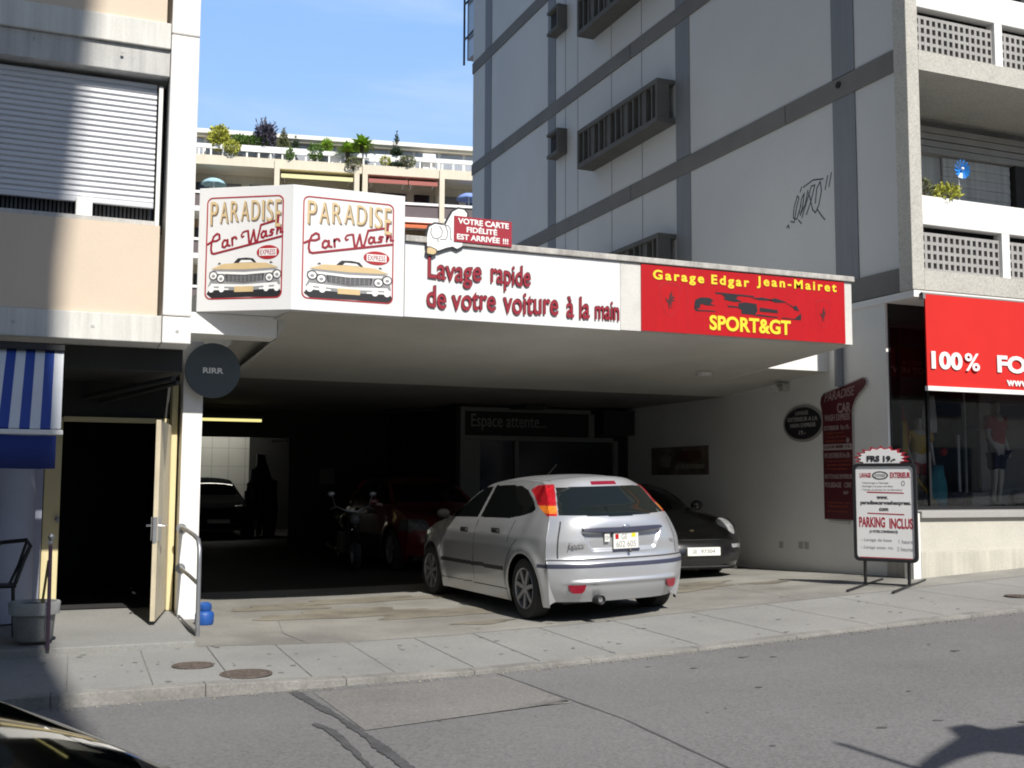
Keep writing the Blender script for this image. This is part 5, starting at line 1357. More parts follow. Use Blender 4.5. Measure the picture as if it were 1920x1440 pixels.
rows = [('EXTERIEUR  Frs 19.-', .05, .58, .665, .70, 1), ('- Lavage carrosserie', .06, .46, .635, .652, 2), ('- Lavage des vitres', .06, .52, .605, .622, 2), ('- Sechage a la main', .06, .46, .575, .592, 2),
        ('INT./EXTERIEUR Frs 39.-', .05, .58, .455, .495, 1), ('- Lavage exterieur et vitres', .06, .58, .425, .442, 2), ('- Aspirateur et plastiques', .06, .58, .395, .412, 2), ('- Nettoyage des jantes', .06, .5, .365, .382, 2),
        ('NETTOYAGE INTERIEUR', .04, .60, .30, .335, 1), ('POLISSAGE   CIRE', .04, .58, .235, .275, 1), ('NEW', .42, .52, .185, .21, 1), ('- Shampooing des sieges', .05, .55, .115, .13, 2), ('- Traitement du cuir', .05, .5, .09, .105, 2), ('- Phares et optiques', .05, .5, .05, .065, 2)]
for body, u0, u1, v0, v1, w_ in rows: lines(bp_, 'pale_lettering' if w_ == 1 else 'orange_lettering', 'txt_dim' if w_ == 1 else 'txt_or', FP, 0.028, 0.031, [(body, u0, u1, v0 * HP, v1 * HP, 0.03 if w_ == 1 else 0.0)])
L3.prism([(.02, .515 * HP), (WP - .05, .515 * HP), (WP - .05, .56 * HP), (.02, .56 * HP)], FP, 0.028, 0.030)
L3.build('pale_band', mat('pale_band', (0.36, 0.30, 0.29), 0.6), bp_)
mb = MB(); put_text(mb, 'LE JOUR MEME  + 5.-', FP, .04, .522 * HP, WP - .07, .552 * HP, 0.030, 0.032, bold=0.03); mb.build('dark_lettering', 'maroon', bp_)
mb = MB(); mb.prism(oval(.53, .585 * HP, .03, .035, 14), FP, 0.028, 0.031); mb.build('round_mark', 'txt_dim', bp_)
pl_ = MB(); pl_.prism([(.10, -.05), (.5, -.06), (.52, -.02), (.12, -.02)], FP, 0.0, 0.03); pl_.build('lower_ledge', 'fasc_gy', bp_)

# ------------------------------------------------------------------ A-frame price stand on the pavement
ZB = z_pave(8.7, 10.0)
D_ = Vector((9.075 - 8.15, 0, 0))
stn = thing('price_stand', (8.65, 9.93, ZB), 0, 'black framed white pavement price stand with red star burst on top', 'price stand')
BL, BR = Vector((8.147, 10.13, 0)), Vector((8.80, 9.55, 0))
# board spans from px 1600 to 1713: placed facing the street and the driveway
def on_ground(px):  return None
BL, BR = Vector((8.654, 10.383, 0)), Vector((8.999, 9.821, 0))
FA = Fr((BL.x, BL.y, 0.745), (BR - BL))
WA = (BR - BL).length; HA = 1.06
mb = MB(); mb.ring(rrect(-.035, -.035, WA + .035, HA + .035, .06), rrect(0, 0, WA, HA, .045), FA, -0.02, 0.02); mb.build('frame', 'black', stn)
mb = MB(); mb.prism(rrect(0.001, 0.001, WA - .001, HA - .001, .044), FA, -0.006, 0.006); mb.build('panel', 'sign_wh', stn)
for rule in ([(.03, .004), (WA - .03, .004), (WA - .03, .014), (.03, .014)], [(.13, .512), (WA - .11, .502), (WA - .11, .515), (.13, .524)], [(.13, .755), (WA - .11, .747), (WA - .11, .76), (.13, .768)]):
    mb = MB(); mb.prism(rule, FA, 0.006, 0.008); mb.build('red_rule', 'crimson', stn)
lines(stn, 'red_lettering', 'crimson', FA, 0.006, 0.008, [('LAVAGE', .05, .18, .93, .985, .03), ('EXTERIEUR', .40, WA - .03, .925, .99, .03), ('PARKING', .03, .33, .355, .475, .03), ('INCLUS', .38, WA - .015, .345, .465, .03)])
mb = MB(); mb.ring(oval(.285, .955, .092, .048, 28), oval(.285, .955, .076, .036, 28), FA, 0.006, 0.008); mb.build('oval_ring', 'txt_blk', stn)
lines(stn, 'black_lettering', 'txt_blk', FA, 0.006, 0.008, [('www.', .24, .37, .68, .715, .035), ('paradisecarwashexpress.', .05, WA - .03, .605, .665, .03), ('com', .265, .37, .545, .58, .035), ('(A VOTRE CONVENANCE)', .15, .47, .285, .325, .02)])
lines(stn, 'grey_lettering', 'txt_gy', FA, 0.006, 0.008, [('EXPRESS', .225, .345, .937, .973, .02), ("- Nettoyage a l'eponge", .06, .38, .855, .882, 0), ('- Sechage a la peau de daim', .06, .43, .815, .842, 0), ('- Vitres et jantes en profondeur', .06, .54, .775, .802, 0), ('- Lavage de base', .05, .40, .185, .23, 0), ('1 heure', .48, WA - .02, .18, .225, 0), ('- Lavage exter. int.', .05, .42, .10, .145, 0), ('2 heures', .46, WA - .02, .095, .14, 0)])
mb = MB(); mb.ring(oval(.545, .865, .022, .03, 18), oval(.545, .865, .014, .02, 18), FA, 0.006, 0.008); mb.build('round_mark', 'txt_gy', stn)
# star burst
cx, cy = .30, HA + .095
def star(rx, ry, n, k): return [(cx + rx * (1 if i % 2 == 0 else k) * math.cos(2 * math.pi * i / (2 * n) + .1), cy + ry * (1 if i % 2 == 0 else k) * math.sin(2 * math.pi * i / (2 * n) + .1)) for i in range(2 * n)]
mb = MB(); mb.prism([(u, v) for u, v in star(.33, .145, 17, .76)], FA, -0.012, -0.004); mb.build('red_burst', 'crimson', stn)
mb = MB(); mb.prism([(u, max(v, HA + .036)) for u, v in star(.27, .118, 17, .84)], FA, -0.004, 0.004); mb.build('white_burst', 'sign_wh', stn)
lines(stn, 'price_lettering', 'txt_blk', FA, 0.004, 0.008, [('FRS', .135, .285, HA + .055, HA + .125, .045), ('19.-', .325, .465, HA + .052, HA + .122, .045)])
for u in (.085, WA - .075):
    p = FA.p(u, 0, 0); nx = FA.N * 0.62
    mb = MB(); mb.bar((p.x, p.y, 0.735), (p.x, p.y, ZB + 0.02), 0.026, 0.026, (0, 1, 0)); mb.build('leg', 'black', stn)
    mb = MB(); mb.bar((p.x + nx.x, p.y + nx.y, z_pave(p.x + nx.x, p.y + nx.y) + 0.018), (p.x - nx.x, p.y - nx.y, z_pave(p.x - nx.x, p.y - nx.y) + 0.014), 0.026, 0.018); mb.build('foot', 'black', stn)
a, b = FA.p(.085, 0, 0), FA.p(WA - .075, 0, 0)
mb = MB(); mb.bar((a.x, a.y, ZB + 0.03), (b.x, b.y, ZB + 0.03), 0.03, 0.02); mb.build('crossbar', 'black', stn)

# graffiti on the grey wall panel
gfr = Fr((XR - 0.0015, 12.95, 5.26), (0, -1, 0))
gf = MB()
for pts in ([(.0, .05), (.04, .08), (.06, .03)], [(.10, .12), (.18, .09), (.24, .30), (.30, .42), (.26, .46), (.18, .30), (.16, .16), (.24, .12), (.34, .30)],
            [(.30, .20), (.36, .40), (.42, .46), (.38, .28), (.32, .16), (.44, .30), (.50, .48)], [(.36, .12), (.48, .34), (.58, .52), (.66, .52), (.56, .30), (.46, .14)],
            [(.52, .44), (.60, .18), (.66, .12), (.74, .22), (.80, .40), (.78, .54), (.70, .46), (.66, .26)], [(.40, .55), (.62, .60), (.84, .56)], [(.88, .40), (.94, .58)], [(.96, .42), (1.02, .60)], [(.70, .16), (.80, .04), (.86, -.02)], [(.28, .10), (.34, .04)], [(.33, .50), (.36, .56)]):
    gf.stroke(pts, 0.020, gfr, 0.0, 0.001)
tag(gf.build('graffiti', mat('graffiti_paint', (0.055, 0.055, 0.06), 0.7)), 'black spray painted graffiti tag on the grey side wall', 'graffiti')

# ------------------------------------------------------------------ left side: awning, chair, planter box, post, railing, blue bag
aw = thing('striped_awning', (-2.5, 9.8, 2.0), 0, 'blue and white striped awning with plain dark blue valance at the left edge', 'awning')
cl = MB(); stripes = MB()
n = 70; wv = 0.075
for i in range(n):
    x1 = -0.005 - wv * i; x0 = x1 - wv
    tgt = cl if i % 2 == 0 else stripes
    tgt.hexa([(x0, 10.18, 2.70), (x1, 10.18, 2.70), (x1, 9.32, 1.995), (x0, 9.32, 1.995)], [(x0, 10.18, 2.712), (x1, 10.18, 2.712), (x1, 9.31, 2.005), (x0, 9.31, 2.005)])
cl.build('white_cloth', 'white_cl', aw); stripes.build('blue_stripe', 'blue_cl', aw)
mb = MB(); mb.box(-6, 9.29, 1.955, 0.012, 9.335, 1.992); mb.build('front_bar', 'white_pt', aw, bevel=0.006)
mb = MB(); V = []
for i in range(41):
    for q_ in range(3): V.append((-0.035 - 0.12 * i, 9.305 + 0.008 * math.sin(i * 1.3) * q_, 1.95 - 0.13 * q_ - 0.004 * math.sin(i)))
mb.add(V, [(i * 3 + k_, i * 3 + k_ + 1, (i + 1) * 3 + k_ + 1, (i + 1) * 3 + k_) for i in range(40) for k_ in range(2)])
o = mb.build('valance', 'navy_cl', aw, smooth='all'); s = o.modifiers.new('s', 'SOLIDIFY'); s.thickness = 0.006
mb = MB()
for x in (-0.03, -2.6): mb.tube([(x, 10.15, 2.45), (x, 9.75, 2.1), (x, 9.33, 1.98)], 0.018, 8)
mb.build('folding_arm', 'steel', aw)
mb = MB(); mb.box(-6, 10.12, 2.713, 0.0, 10.199, 2.76); mb.build('head_box', 'blackpl', aw)  # black colour stands for the dark shade above the awning

ch = thing('cafe_chair', (-0.62, 10.25, 0.27), 0.2, 'black wire cafe chair behind the grey planter tub', 'chair')
mb = MB(); mb.tube([(-0.70, 10.45, 0.72), (-0.62, 10.5, 0.95), (-0.44, 10.52, 1.06), (-0.24, 10.50, 1.08), (-0.21, 10.48, 1.03), (-0.26, 10.46, 0.9), (-0.32, 10.42, 0.70)], 0.018, 8); mb.tube([(-0.24, 10.50, 1.07), (-0.30, 10.47, 0.86), (-0.365, 10.43, 0.70)], 0.013, 8); mb.build('backrest', 'black', ch)
mb = MB(); mb.box(-0.72, 10.25, 0.69, -0.30, 10.46, 0.72); mb.build('seat', 'black', ch, bevel=0.01)
for (x, y) in ((-0.70, 10.27), (-0.33, 10.27), (-0.70, 10.44), (-0.33, 10.44)):
    mb = MB(); mb.tube([(x, y, 0.69), (x + 0.02, y, 0.28)], 0.012, 8); mb.build('leg', 'black', ch)
pb_ = thing('planter_tub', (-0.14, 10.0, 0.26), 0, 'weathered round grey planter tub with wide rim on the door step', 'planter')
mb = MB(); mb.lathe([(0.0, 0.282), (0.135, 0.282), (0.150, 0.30), (0.165, 0.50), (0.150, 0.502)], (-0.15, 10.0, 0), n=32); mb.build('tub', 'planter', pb_, smooth=True)
mb = MB(); mb.lathe([(0.166, 0.495), (0.193, 0.500), (0.202, 0.59), (0.196, 0.60), (0.170, 0.60), (0.165, 0.575)], (-0.15, 10.0, 0), n=32); mb.build('rim', mat('pale_rim_concrete', (0.30, 0.305, 0.30), 0.85, 0.15, 5, 0.1, 50), pb_, smooth=True)
mb = MB(); mb.lathe([(0.0, 0.576), (0.168, 0.574)], (-0.15, 10.0, 0), n=24); mb.build('soil', 'bark', pb_)
ps = thing('parasol_post', (-0.03, 9.72, 0.2), 0, 'thin dark plum post with pale metal knob standing before the planter tub', 'post')
mb = MB(); mb.bar((-0.035, 9.70, 0.24), (-0.045, 9.70, 1.08), 0.030, 0.030, (0, 1, 0)); mb.build('shaft', 'post', ps, bevel=0.004)
mb = MB(); mb.lathe([(0.0, 0.0), (0.014, 0.005), (0.012, 0.03), (0.024, 0.05), (0.026, 0.065), (0.014, 0.085), (0, 0.09)], (-0.042, 9.70, 1.08), n=14); mb.bar((-0.07, 9.70, 1.10), (-0.03, 9.70, 1.10), 0.012, 0.02); mb.build('knob', 'steel', ps)
mb = MB(); mb.bar((-0.10, 9.85, 0.5), (-0.055, 9.72, 0.95), 0.016, 0.016); mb.build('stay', mat('olive_stay', (0.10, 0.085, 0.02), 0.6), ps)
hr = thing('handrail', (1.2, 11, 0.25), 0, 'grey tubular handrail between the pillar and the pavement', 'handrail')
R0 = 0.021
mb = MB()
mb.tube([(1.165, 11.61, 1.12), (1.165, 11.35, 1.13), (1.185, 10.68, 1.095), (1.205, 10.50, 1.06), (1.21, 10.43, 0.98), (1.21, 10.42, 0.85), (1.212, 10.42, 0.18)], R0, 10); mb.build('top_rail', 'steel', hr, smooth=True)
mb = MB(); mb.tube([(1.165, 11.61, 0.72), (1.18, 10.9, 0.70), (1.21, 10.43, 0.66)], R0 * 0.85, 10); mb.build('mid_rail', 'steel', hr, smooth=True)
for zf in (1.12, 0.72): mb = MB(); mb.lathe([(0.05, 0), (0.05, 0.015), (0.0, 0.016)], (1.165, 11.618, zf), (0, -1, 0), 14); mb.build('wall_flange', 'steel', hr)
mb = MB(); mb.tube([(1.165, 11.6, 0.25), (1.21, 10.43, 0.215)], 0.012, 8); mb.build('floor_rail', 'steel', hr)
bb = thing('blue_canister', (1.37, 11.2, 0.202), 0, 'bright blue plastic canister on the ground behind the handrail', 'canister')
mb = MB(); mb.lathe([(0.0, 0.0), (0.09, 0.0), (0.098, 0.02), (0.10, 0.11), (0.085, 0.135), (0.062, 0.145), (0.075, 0.165), (0.07, 0.215), (0.04, 0.235), (0.0, 0.24)], (1.365, 11.2, 0.202), n=20); mb.build('body', 'bluepl', bb, smooth=True)
bb.scale = (.92, .92, .9)

# dark hung washing gear in the bay
gr = thing('hose_stand', (4.62, 27.5, 0.27), 0, 'dark stand hung with hoses and cloths in the lit wash bay', 'stand')
mb = MB(); mb.tube([(4.62, 27.5, 0.3), (4.62, 27.5, 2.2)], 0.04, 8); mb.box(4.50, 27.42, 2.0, 4.72, 27.58, 2.26); mb.box(4.36, 27.4, 1.5, 4.56, 27.6, 1.9); mb.box(4.70, 27.4, 1.2, 5.0, 27.6, 1.62); mb.build('pole', 'blackpl', gr, smooth=True)
mb = MB()
for i in range(26):
    a = 2.4 * i; r = 0.12 + 0.26 * (i / 26); zt = 2.1 - 0.025 * i
    x, y = 4.62 + r * math.cos(a), 27.5 + r * 0.5 * math.sin(a)
    mb.tube([(4.62, 27.5, zt), (x, y, zt - 0.15), (x + 0.04, y, zt - 0.7), (x - 0.02, y, zt - 1.1 - 0.02 * i)], [0.05, 0.06, 0.07, 0.04], 6)
mb.build('hanging_hose', 'blackpl', gr, smooth=True)
mb = MB()
for (x, z) in ((4.36, 1.55), (4.38, 1.20), (4.72, 1.3)): mb.box(x - 0.06, 27.1, z, x + 0.05, 27.14, z + 0.22)
mb.build('wash_cloth', 'slate', gr)

# added shape right of the camera, out of view, traced from its shadow on the road
sl_ = thing('shadow_caster', (6.4, 0.55, 0.3), 0, 'curved street lamp bracket on the near pavement casting its shadow on the road', 'street lamp')
def up(x, y): k = (y - 0.55) / (math.cos(SUN_EL) * math.cos(SUN_AZ)); q = Vector((x, y, 0.22)) + SUN_DIR * k; return q.x, q.z
FL_ = Fr((0, 0.55, 0), (1, 0, 0))
outl = [up(*q) for q in [(3.95, 4.30), (4.10, 4.40), (4.265, 4.50), (4.56, 4.67), (4.675, 4.857), (4.833, 4.872), (4.835, 4.72), (5.055, 4.71), (5.9, 4.75), (6.6, 4.3), (6.3, 4.2), (5.7, 4.45), (5.0, 4.36), (4.6, 4.29), (4.486, 4.46), (4.262, 4.419), (4.05, 4.33), (3.97, 4.25)]]
mb = MB(); mb.prism(outl[::-1], FL_, -0.05, 0.05); mb.build('bracket', 'black', sl_)  # outline carried back from the road shadow along the sun direction
mb = MB(); a_, b_ = up(3.938, 4.9), up(3.95, 4.25); mb.tube([(a_[0], 0.55, a_[1]), (b_[0], 0.55, b_[1])], 0.022, 8); mb.build('shadow_bar', 'black', sl_)
mb = MB(); e_ = up(6.5, 4.25); mb.tube([(e_[0], 0.55, 0.2), (e_[0], 0.55, e_[1] + 0.1)], [0.09, 0.06], 14); mb.build('post', 'black', sl_, smooth=True)  # upright added to carry the shadow shape
# ------------------------------------------------------------------ cars: one lofted body, cut into its parts
def crom(P, per):
    P = np.array(P, float); n = len(P); out = []; ss = []
    for i in range(n - 1):
        p0, p1, p2, p3 = P[max(i - 1, 0)], P[i], P[i + 1], P[min(i + 2, n - 1)]
        d1 = max(np.linalg.norm(p2[:2] - p1[:2]), 1e-6); d0 = max(np.linalg.norm(p1[:2] - p0[:2]), 1e-6); d2 = max(np.linalg.norm(p3[:2] - p2[:2]), 1e-6)
        m1 = ((p2 - p1) / d1 * d0 + (p1 - p0) / d0 * d1) / (d0 + d1) * d1 if i > 0 else (p2 - p1)
        m2 = ((p3 - p2) / d2 * d1 + (p2 - p1) / d1 * d2) / (d1 + d2) * d1 if i < n - 2 else (p2 - p1)
        k = max(2, int(round(max(d1, np.linalg.norm(p2[2:5] - p1[2:5])) / per)))
        for q in range(k):
            t = q / k; t2, t3 = t * t, t * t * t
            out.append((2 * t3 - 3 * t2 + 1) * p1 + (t3 - 2 * t2 + t) * m1 + (-2 * t3 + 3 * t2) * p2 + (t3 - t2) * m2); ss.append(i + t)
    out.append(P[-1]); ss.append(n - 1.0)
    return np.array(out), np.array(ss)
def ip(tab, x):
    a = np.array(tab, float); return np.interp(x, a[:, 0], a[:, 1])
def smooth_ip(tab, x):
    a = np.array(tab, float); xs = np.linspace(a[0, 0], a[-1, 0], 400); ys = np.interp(xs, a[:, 0], a[:, 1])
    k = np.hanning(31); k /= k.sum(); ys = np.convolve(np.pad(ys, 15, 'edge'), k, 'valid')
    return np.interp(x, xs, ys)
def in_poly(poly, y, z):
    r = np.zeros(y.shape, bool); n = len(poly)
    for i in range(n):
        (a, b), (c, d) = poly[i], poly[(i + 1) % n]
        if b == d: continue
        cond = ((b > z) != (d > z)) & (y < (c - a) * (z - b) / (d - b) + a)
        r ^= cond
    return r

def car_body(root, rows, plan, prof, axles, R, sill, classify, mats, per=0.02, NT=120, NR=60, py=3.5, pz=2.2, deform=None, flare=0.02):
    Rw, S_ = crom(rows, per)
    ns = len(Rw)
    t = np.linspace(-1, 1, NT + 1)
    t = np.sign(t) * (1 - (1 - np.abs(t)) ** 1.25)
    C, Z, EX, EY, EZ = [Rw[:, i][:, None] for i in range(5)]
    at = np.abs(t)[None, :]
    X = EX * t[None, :]; Y = C + (EY - C) * at ** py; ZZ = Z + (EZ - Z) * at ** pz
    B = np.stack([X, Y, ZZ], -1)
    if deform is not None: B = deform(B, S_[:, None] + 0 * at, t[None, :] + 0 * S_[:, None])
    # flanks
    ey, ez = Rw[:, 3], Rw[:, 4]; ex = Rw[:, 2]
    seg = np.r_[0, np.cumsum(np.hypot(np.diff(ey), np.diff(ez)))]; f = seg / seg[-1]
    g = 0.75 * (ey - ey[0]) / (ey[-1] - ey[0]) + 0.25 * f
    g = np.maximum.accumulate(np.clip(g, 0, 1)); g[-1] = 1
    ya = ey[0] + (ey[-1] - ey[0]) * g
    r = np.linspace(0, 1, NR + 1)[None, :]
    SY = ey[:, None] * (1 - r) + ya[:, None] * r
    SZ = ez[:, None] * (1 - r) + sill * r
    H = lambda y, z: smooth_ip(plan, y) * smooth_ip(prof, z)
    d = (ex - H(ey, ez))[:, None]
    SX = H(SY, SZ) + d * (1 - r) ** 3
    for a in axles:
        q = np.hypot(SY - a, SZ - R); SX = SX + flare * np.exp(-((q - R * 1.22) / 0.07) ** 2)
    verts = [B.reshape(-1, 3)]; quads = []; info = []
    def grid(n, m, off, flip):
        i, j = np.meshgrid(np.arange(n - 1), np.arange(m - 1), indexing='ij'); i = i.ravel(); j = j.ravel()
        q = np.stack([i * m + j, i * m + j + 1, (i + 1) * m + j + 1, (i + 1) * m + j], 1) + off
        return q[:, ::-1] if flip else q
    qb = grid(ns, NT + 1, 0, True); off = B.shape[0] * B.shape[1]
    quads.append(qb); info.append(np.zeros(len(qb), int))
    for k, sg in ((1, -1), (2, 1)):
        P = np.stack([SX * sg, SY, SZ], -1); P[:, 0] = B[:, 0 if sg < 0 else -1]
        q = grid(ns, NR + 1, off, sg < 0)
        idx = q.copy()
        # weld to the edge of the top sheet
        m = NR + 1
        loc = q - off; row, colm = loc // m, loc % m
        q = np.where(colm == 0, row * (NT + 1) + (0 if sg < 0 else NT), q)
        verts.append(P.reshape(-1, 3)); quads.append(q); info.append(np.full(len(q), k)); off += P.shape[0] * P.shape[1]
    V = np.concatenate(verts); Q = np.concatenate(quads); I = np.concatenate(info)
    nrm = np.cross(V[Q[:, 2]] - V[Q[:, 0]], V[Q[:, 3]] - V[Q[:, 1]])
    VN = np.zeros_like(V)
    for c in range(4): np.add.at(VN, Q[:, c], nrm)
    VN /= np.maximum(np.linalg.norm(VN, axis=1, keepdims=True), 1e-9)
    cen = V[Q].mean(1)
    sq = np.zeros(len(Q)); nb = len(qb); sq[:nb] = np.repeat((S_[:-1] + S_[1:]) / 2, NT)
    tq = np.zeros(len(Q)); tq[:nb] = np.tile((t[:-1] + t[1:]) / 2, ns - 1)
    lab = classify(I, cen[:, 0], cen[:, 1], cen[:, 2], sq, tq)
    for a in axles:
        arch = (I > 0) & (np.hypot(cen[:, 1] - a, cen[:, 2] - R) < R * 1.13)
        arch |= (I > 0) & (np.abs(cen[:, 1] - a) < R * 1.13) & (cen[:, 2] < R)
        lab[arch] = ''
    area = np.linalg.norm(nrm, axis=1); lab[area < 1e-9] = ''
    for name in sorted(set(lab)):
        if not name: continue
        q = Q[lab == name]; ids, inv = np.unique(q, return_inverse=True)
        nm = name.split('#')[0]
        me = bpy.data.meshes.new(nm)
        me.from_pydata(V[ids].tolist(), [], inv.reshape(-1, 4).tolist())
        me.materials.append(M[mats[nm]])
        me.polygons.foreach_set('use_smooth', [True] * len(q)); me.update()
        me.normals_split_custom_set_from_vertices(VN[ids].tolist())
        o = bpy.data.objects.new(nm, me); COL.objects.link(o); o.parent = root; MW[o.name] = MW[root.name].copy()
        if nm == 'body': root['_b'] = 1
    if '_b' in root: del root['_b']
    return V, VN

def wheel(root, x, y, R, w, spokes=7, rimmat='alloy'):
    s = 1 if x > 0 else -1
    c = Vector((x, y, R)); ax = Vector((s, 0, 0))
    Mi = MW[root.name]
    wh = thing('wheel', tuple(Mi @ c), 0); bpy.data.objects.remove(wh)
    mb = MB(); h = w / 2
    mb.lathe([(R * 0.62, -h), (R * 0.86, -h * 1.02), (R * 0.97, -h * 0.85), (R, -h * 0.5), (R, h * 0.5), (R * 0.97, h * 0.85), (R * 0.86, h * 1.02), (R * 0.68, h * 0.95), (R * 0.66, h * 0.7)], c, ax, 40)
    ty = mb.build('wheel', 'rubber', root, local=True, smooth=True)
    rm = MB(); rm.lathe([(R * 0.69, h * 0.9), (R * 0.67, h * 0.98), (R * 0.63, h * 0.9), (R * 0.62, -h * 0.6), (R * 0.2, -h * 0.3), (0, -h * 0.3)], c, ax, 40)
    for k in range(spokes):
        a = 6.283 * k / spokes + 0.25
        rad = Vector((0, math.cos(a), math.sin(a)))
        rm.bar(c + rad * R * 0.08 + ax * h * 0.75, c + rad * R * 0.65 + ax * h * 0.85, R * 0.13, 0.02, (1, 0, 0))
    rm.lathe([(R * 0.17, h * 0.6), (R * 0.16, h * 0.86), (0.0, h * 0.9)], c, ax, 20)
    rm.build('rim', rimmat, ty, local=True)
    dk = MB(); dk.lathe([(R * 0.60, h * 0.1), (0, h * 0.1)], c, ax, 24); dk.build('brake_disc', 'darkwall', ty, local=True)

def lmb(fn):
    mb = MB(); fn(mb); return mb
HATCH = [(.10, .20, .70, .30, .20), (.02, .34, .78, .26, .34), (.00, .50, .815, .24, .50), (.02, .585, .822, .25, .585), (.062, .62, .818, .27, .62), (.075, .80, .802, .29, .80), (.10, .98, .735, .345, .99),
         (.265, 1.15, .665, .50, 1.16), (.43, 1.315, .595, .675, 1.32), (.50, 1.388, .56, .77, 1.357), (.80, 1.43, .552, .98, 1.382), (1.4, 1.445, .56, 1.4, 1.39), (2.05, 1.395, .56, 2.05, 1.35), (2.30, 1.31, .585, 2.28, 1.285), (2.90, 1.0, .70, 2.95, .98),
         (3.15, .915, .72, 3.15, .93), (3.7, .79, .70, 3.62, .83), (4.02, .65, .70, 3.86, .70), (4.13, .48, .72, 3.88, .50), (4.08, .24, .70, 3.86, .24)]
HPLAN = [(.2, .80), (.3, .825), (.5, .845), (.74, .852), (2, .85), (3.3, .85), (3.6, .81), (3.88, .73)]
HPROF = [(.1, .92), (.2, .95), (.35, .985), (.5, 1.0), (.7, 1.0), (.82, .985), (.92, .94), (1.0, .895), (1.1, .835), (1.2, .775), (1.40, .655)]
FGL = [(2.96, .965), (2.06, .985), (1.985, 1.325), (2.20, 1.315), (2.42, 1.215)]
RGL = [(1.985, .987), (1.2, 1.0), (.95, 1.03), (.75, 1.065), (.68, 1.10), (.87, 1.205), (1.05, 1.29), (1.25, 1.338), (1.5, 1.34), (1.92, 1.338)]
TLS = [(.60, 1.42), (.84, 1.362), (.99, 1.295), (.80, 1.20), (.57, 1.10), (.39, 1.03), (.2, 1.02), (.2, 1.42)]

def hatch_classes(seams=True):
    def f(I, x, y, z, s, t):
        n = len(x); lab = np.full(n, 'body', dtype=object)
        b, sd = I == 0, I > 0
        ax, at = np.abs(x), np.abs(t)
        rear = b & (s < 10)
        rw = rear & (z > 1.02 + .03 * at) & (z < 1.325 - .01 * at ** 2) & (at < .902 - .10 * (z - 1.04))
        lab[rw] = 'rear_window'
        tl = (rear & (at >= .915 - .10 * (z - 1.04)) & (z > 1.04) & (z < 1.35) & (s > 5.8)) | (sd & in_poly(TLS, y, z) & (z > 1.035) & (z < 1.345))
        side = np.where(x < 0, '#l', '#r')
        for sg, kx in ((-1, '#l'), (1, '#r')):
            m = tl & (x * sg > 0); lab[m] = 'tail_light' + kx
            lab[m & (z < 1.14) & (z > 1.065)] = 'turn_lens' + kx
        lab[rear & (at < .27) & (z > 1.338) & (z < 1.376)] = 'brake_light'
        lab[b & (s > 13.02) & (s < 13.95) & (at < .90)] = 'windscreen'
        for k, kx in ((1, '#l'), (2, '#r')):
            lab[(I == k) & in_poly(FGL, y, z)] = 'side_window' + kx + 'f'
            lab[(I == k) & in_poly(RGL, y, z)] = 'side_window' + kx + 'r'
        lab[(z > .535) & (z < .572) & ((b & (s < 5)) | (sd & (y < .42)))] = 'bumper_strip'
        for k, kx in ((1, '#l'), (2, '#r')): lab[(I == k) & (z > .455) & (z < .50) & (y > 1.22) & (y < 2.98)] = 'side_moulding' + kx
        if seams:
            g = .006
            lab[sd & (np.abs(y - (2.02 - .05 * (z - .6))) < g) & (z > .30) & (z < .96)] = 'panel_gap'
            lab[sd & (np.abs(y - 3.02) < g) & (z > .30) & (z < .95)] = 'panel_gap'
            arc = np.abs(np.hypot(y - .60, z - .25) - .62)
            lab[sd & (arc < g) & (y > .9) & (z > .3) & (z < .8)] = 'panel_gap'
            lab[sd & (np.abs(y - (1.13 - .32 * (z - .75))) < g) & (z > .75) & (z < .985)] = 'panel_gap'
            lab[sd & (np.abs(z - .265) < .005) & (y > 1.15) & (y < 3.0)] = 'panel_gap'
            lab[rear & (np.abs(at - .885) < .006) & (z > .63) & (z < .985)] = 'panel_gap'
            lab[b & (np.abs(z - .612) < .005) & (s < 5)] = 'panel_gap'
            lab[b & (s > 9.2) & (s < 12.8) & (np.abs(at - .90) < .008)] = 'panel_gap'
        for sg, kx in ((-1, '#l'), (1, '#r')):
            lab[(y > 3.55) & (z > .60) & (z < .77) & (x * sg > .42) & (b & (s > 15.8) | sd & (z < .80) & (y > 3.62))] = 'headlight' + kx
        lab[b & (s > 17.2) & (at < .45) & (z > .50) & (z < .60)] = 'grille'
        lab[b & (s > 17.2) & (at < .70) & (z > .28) & (z < .40)] = 'grille'
        return lab
    return f

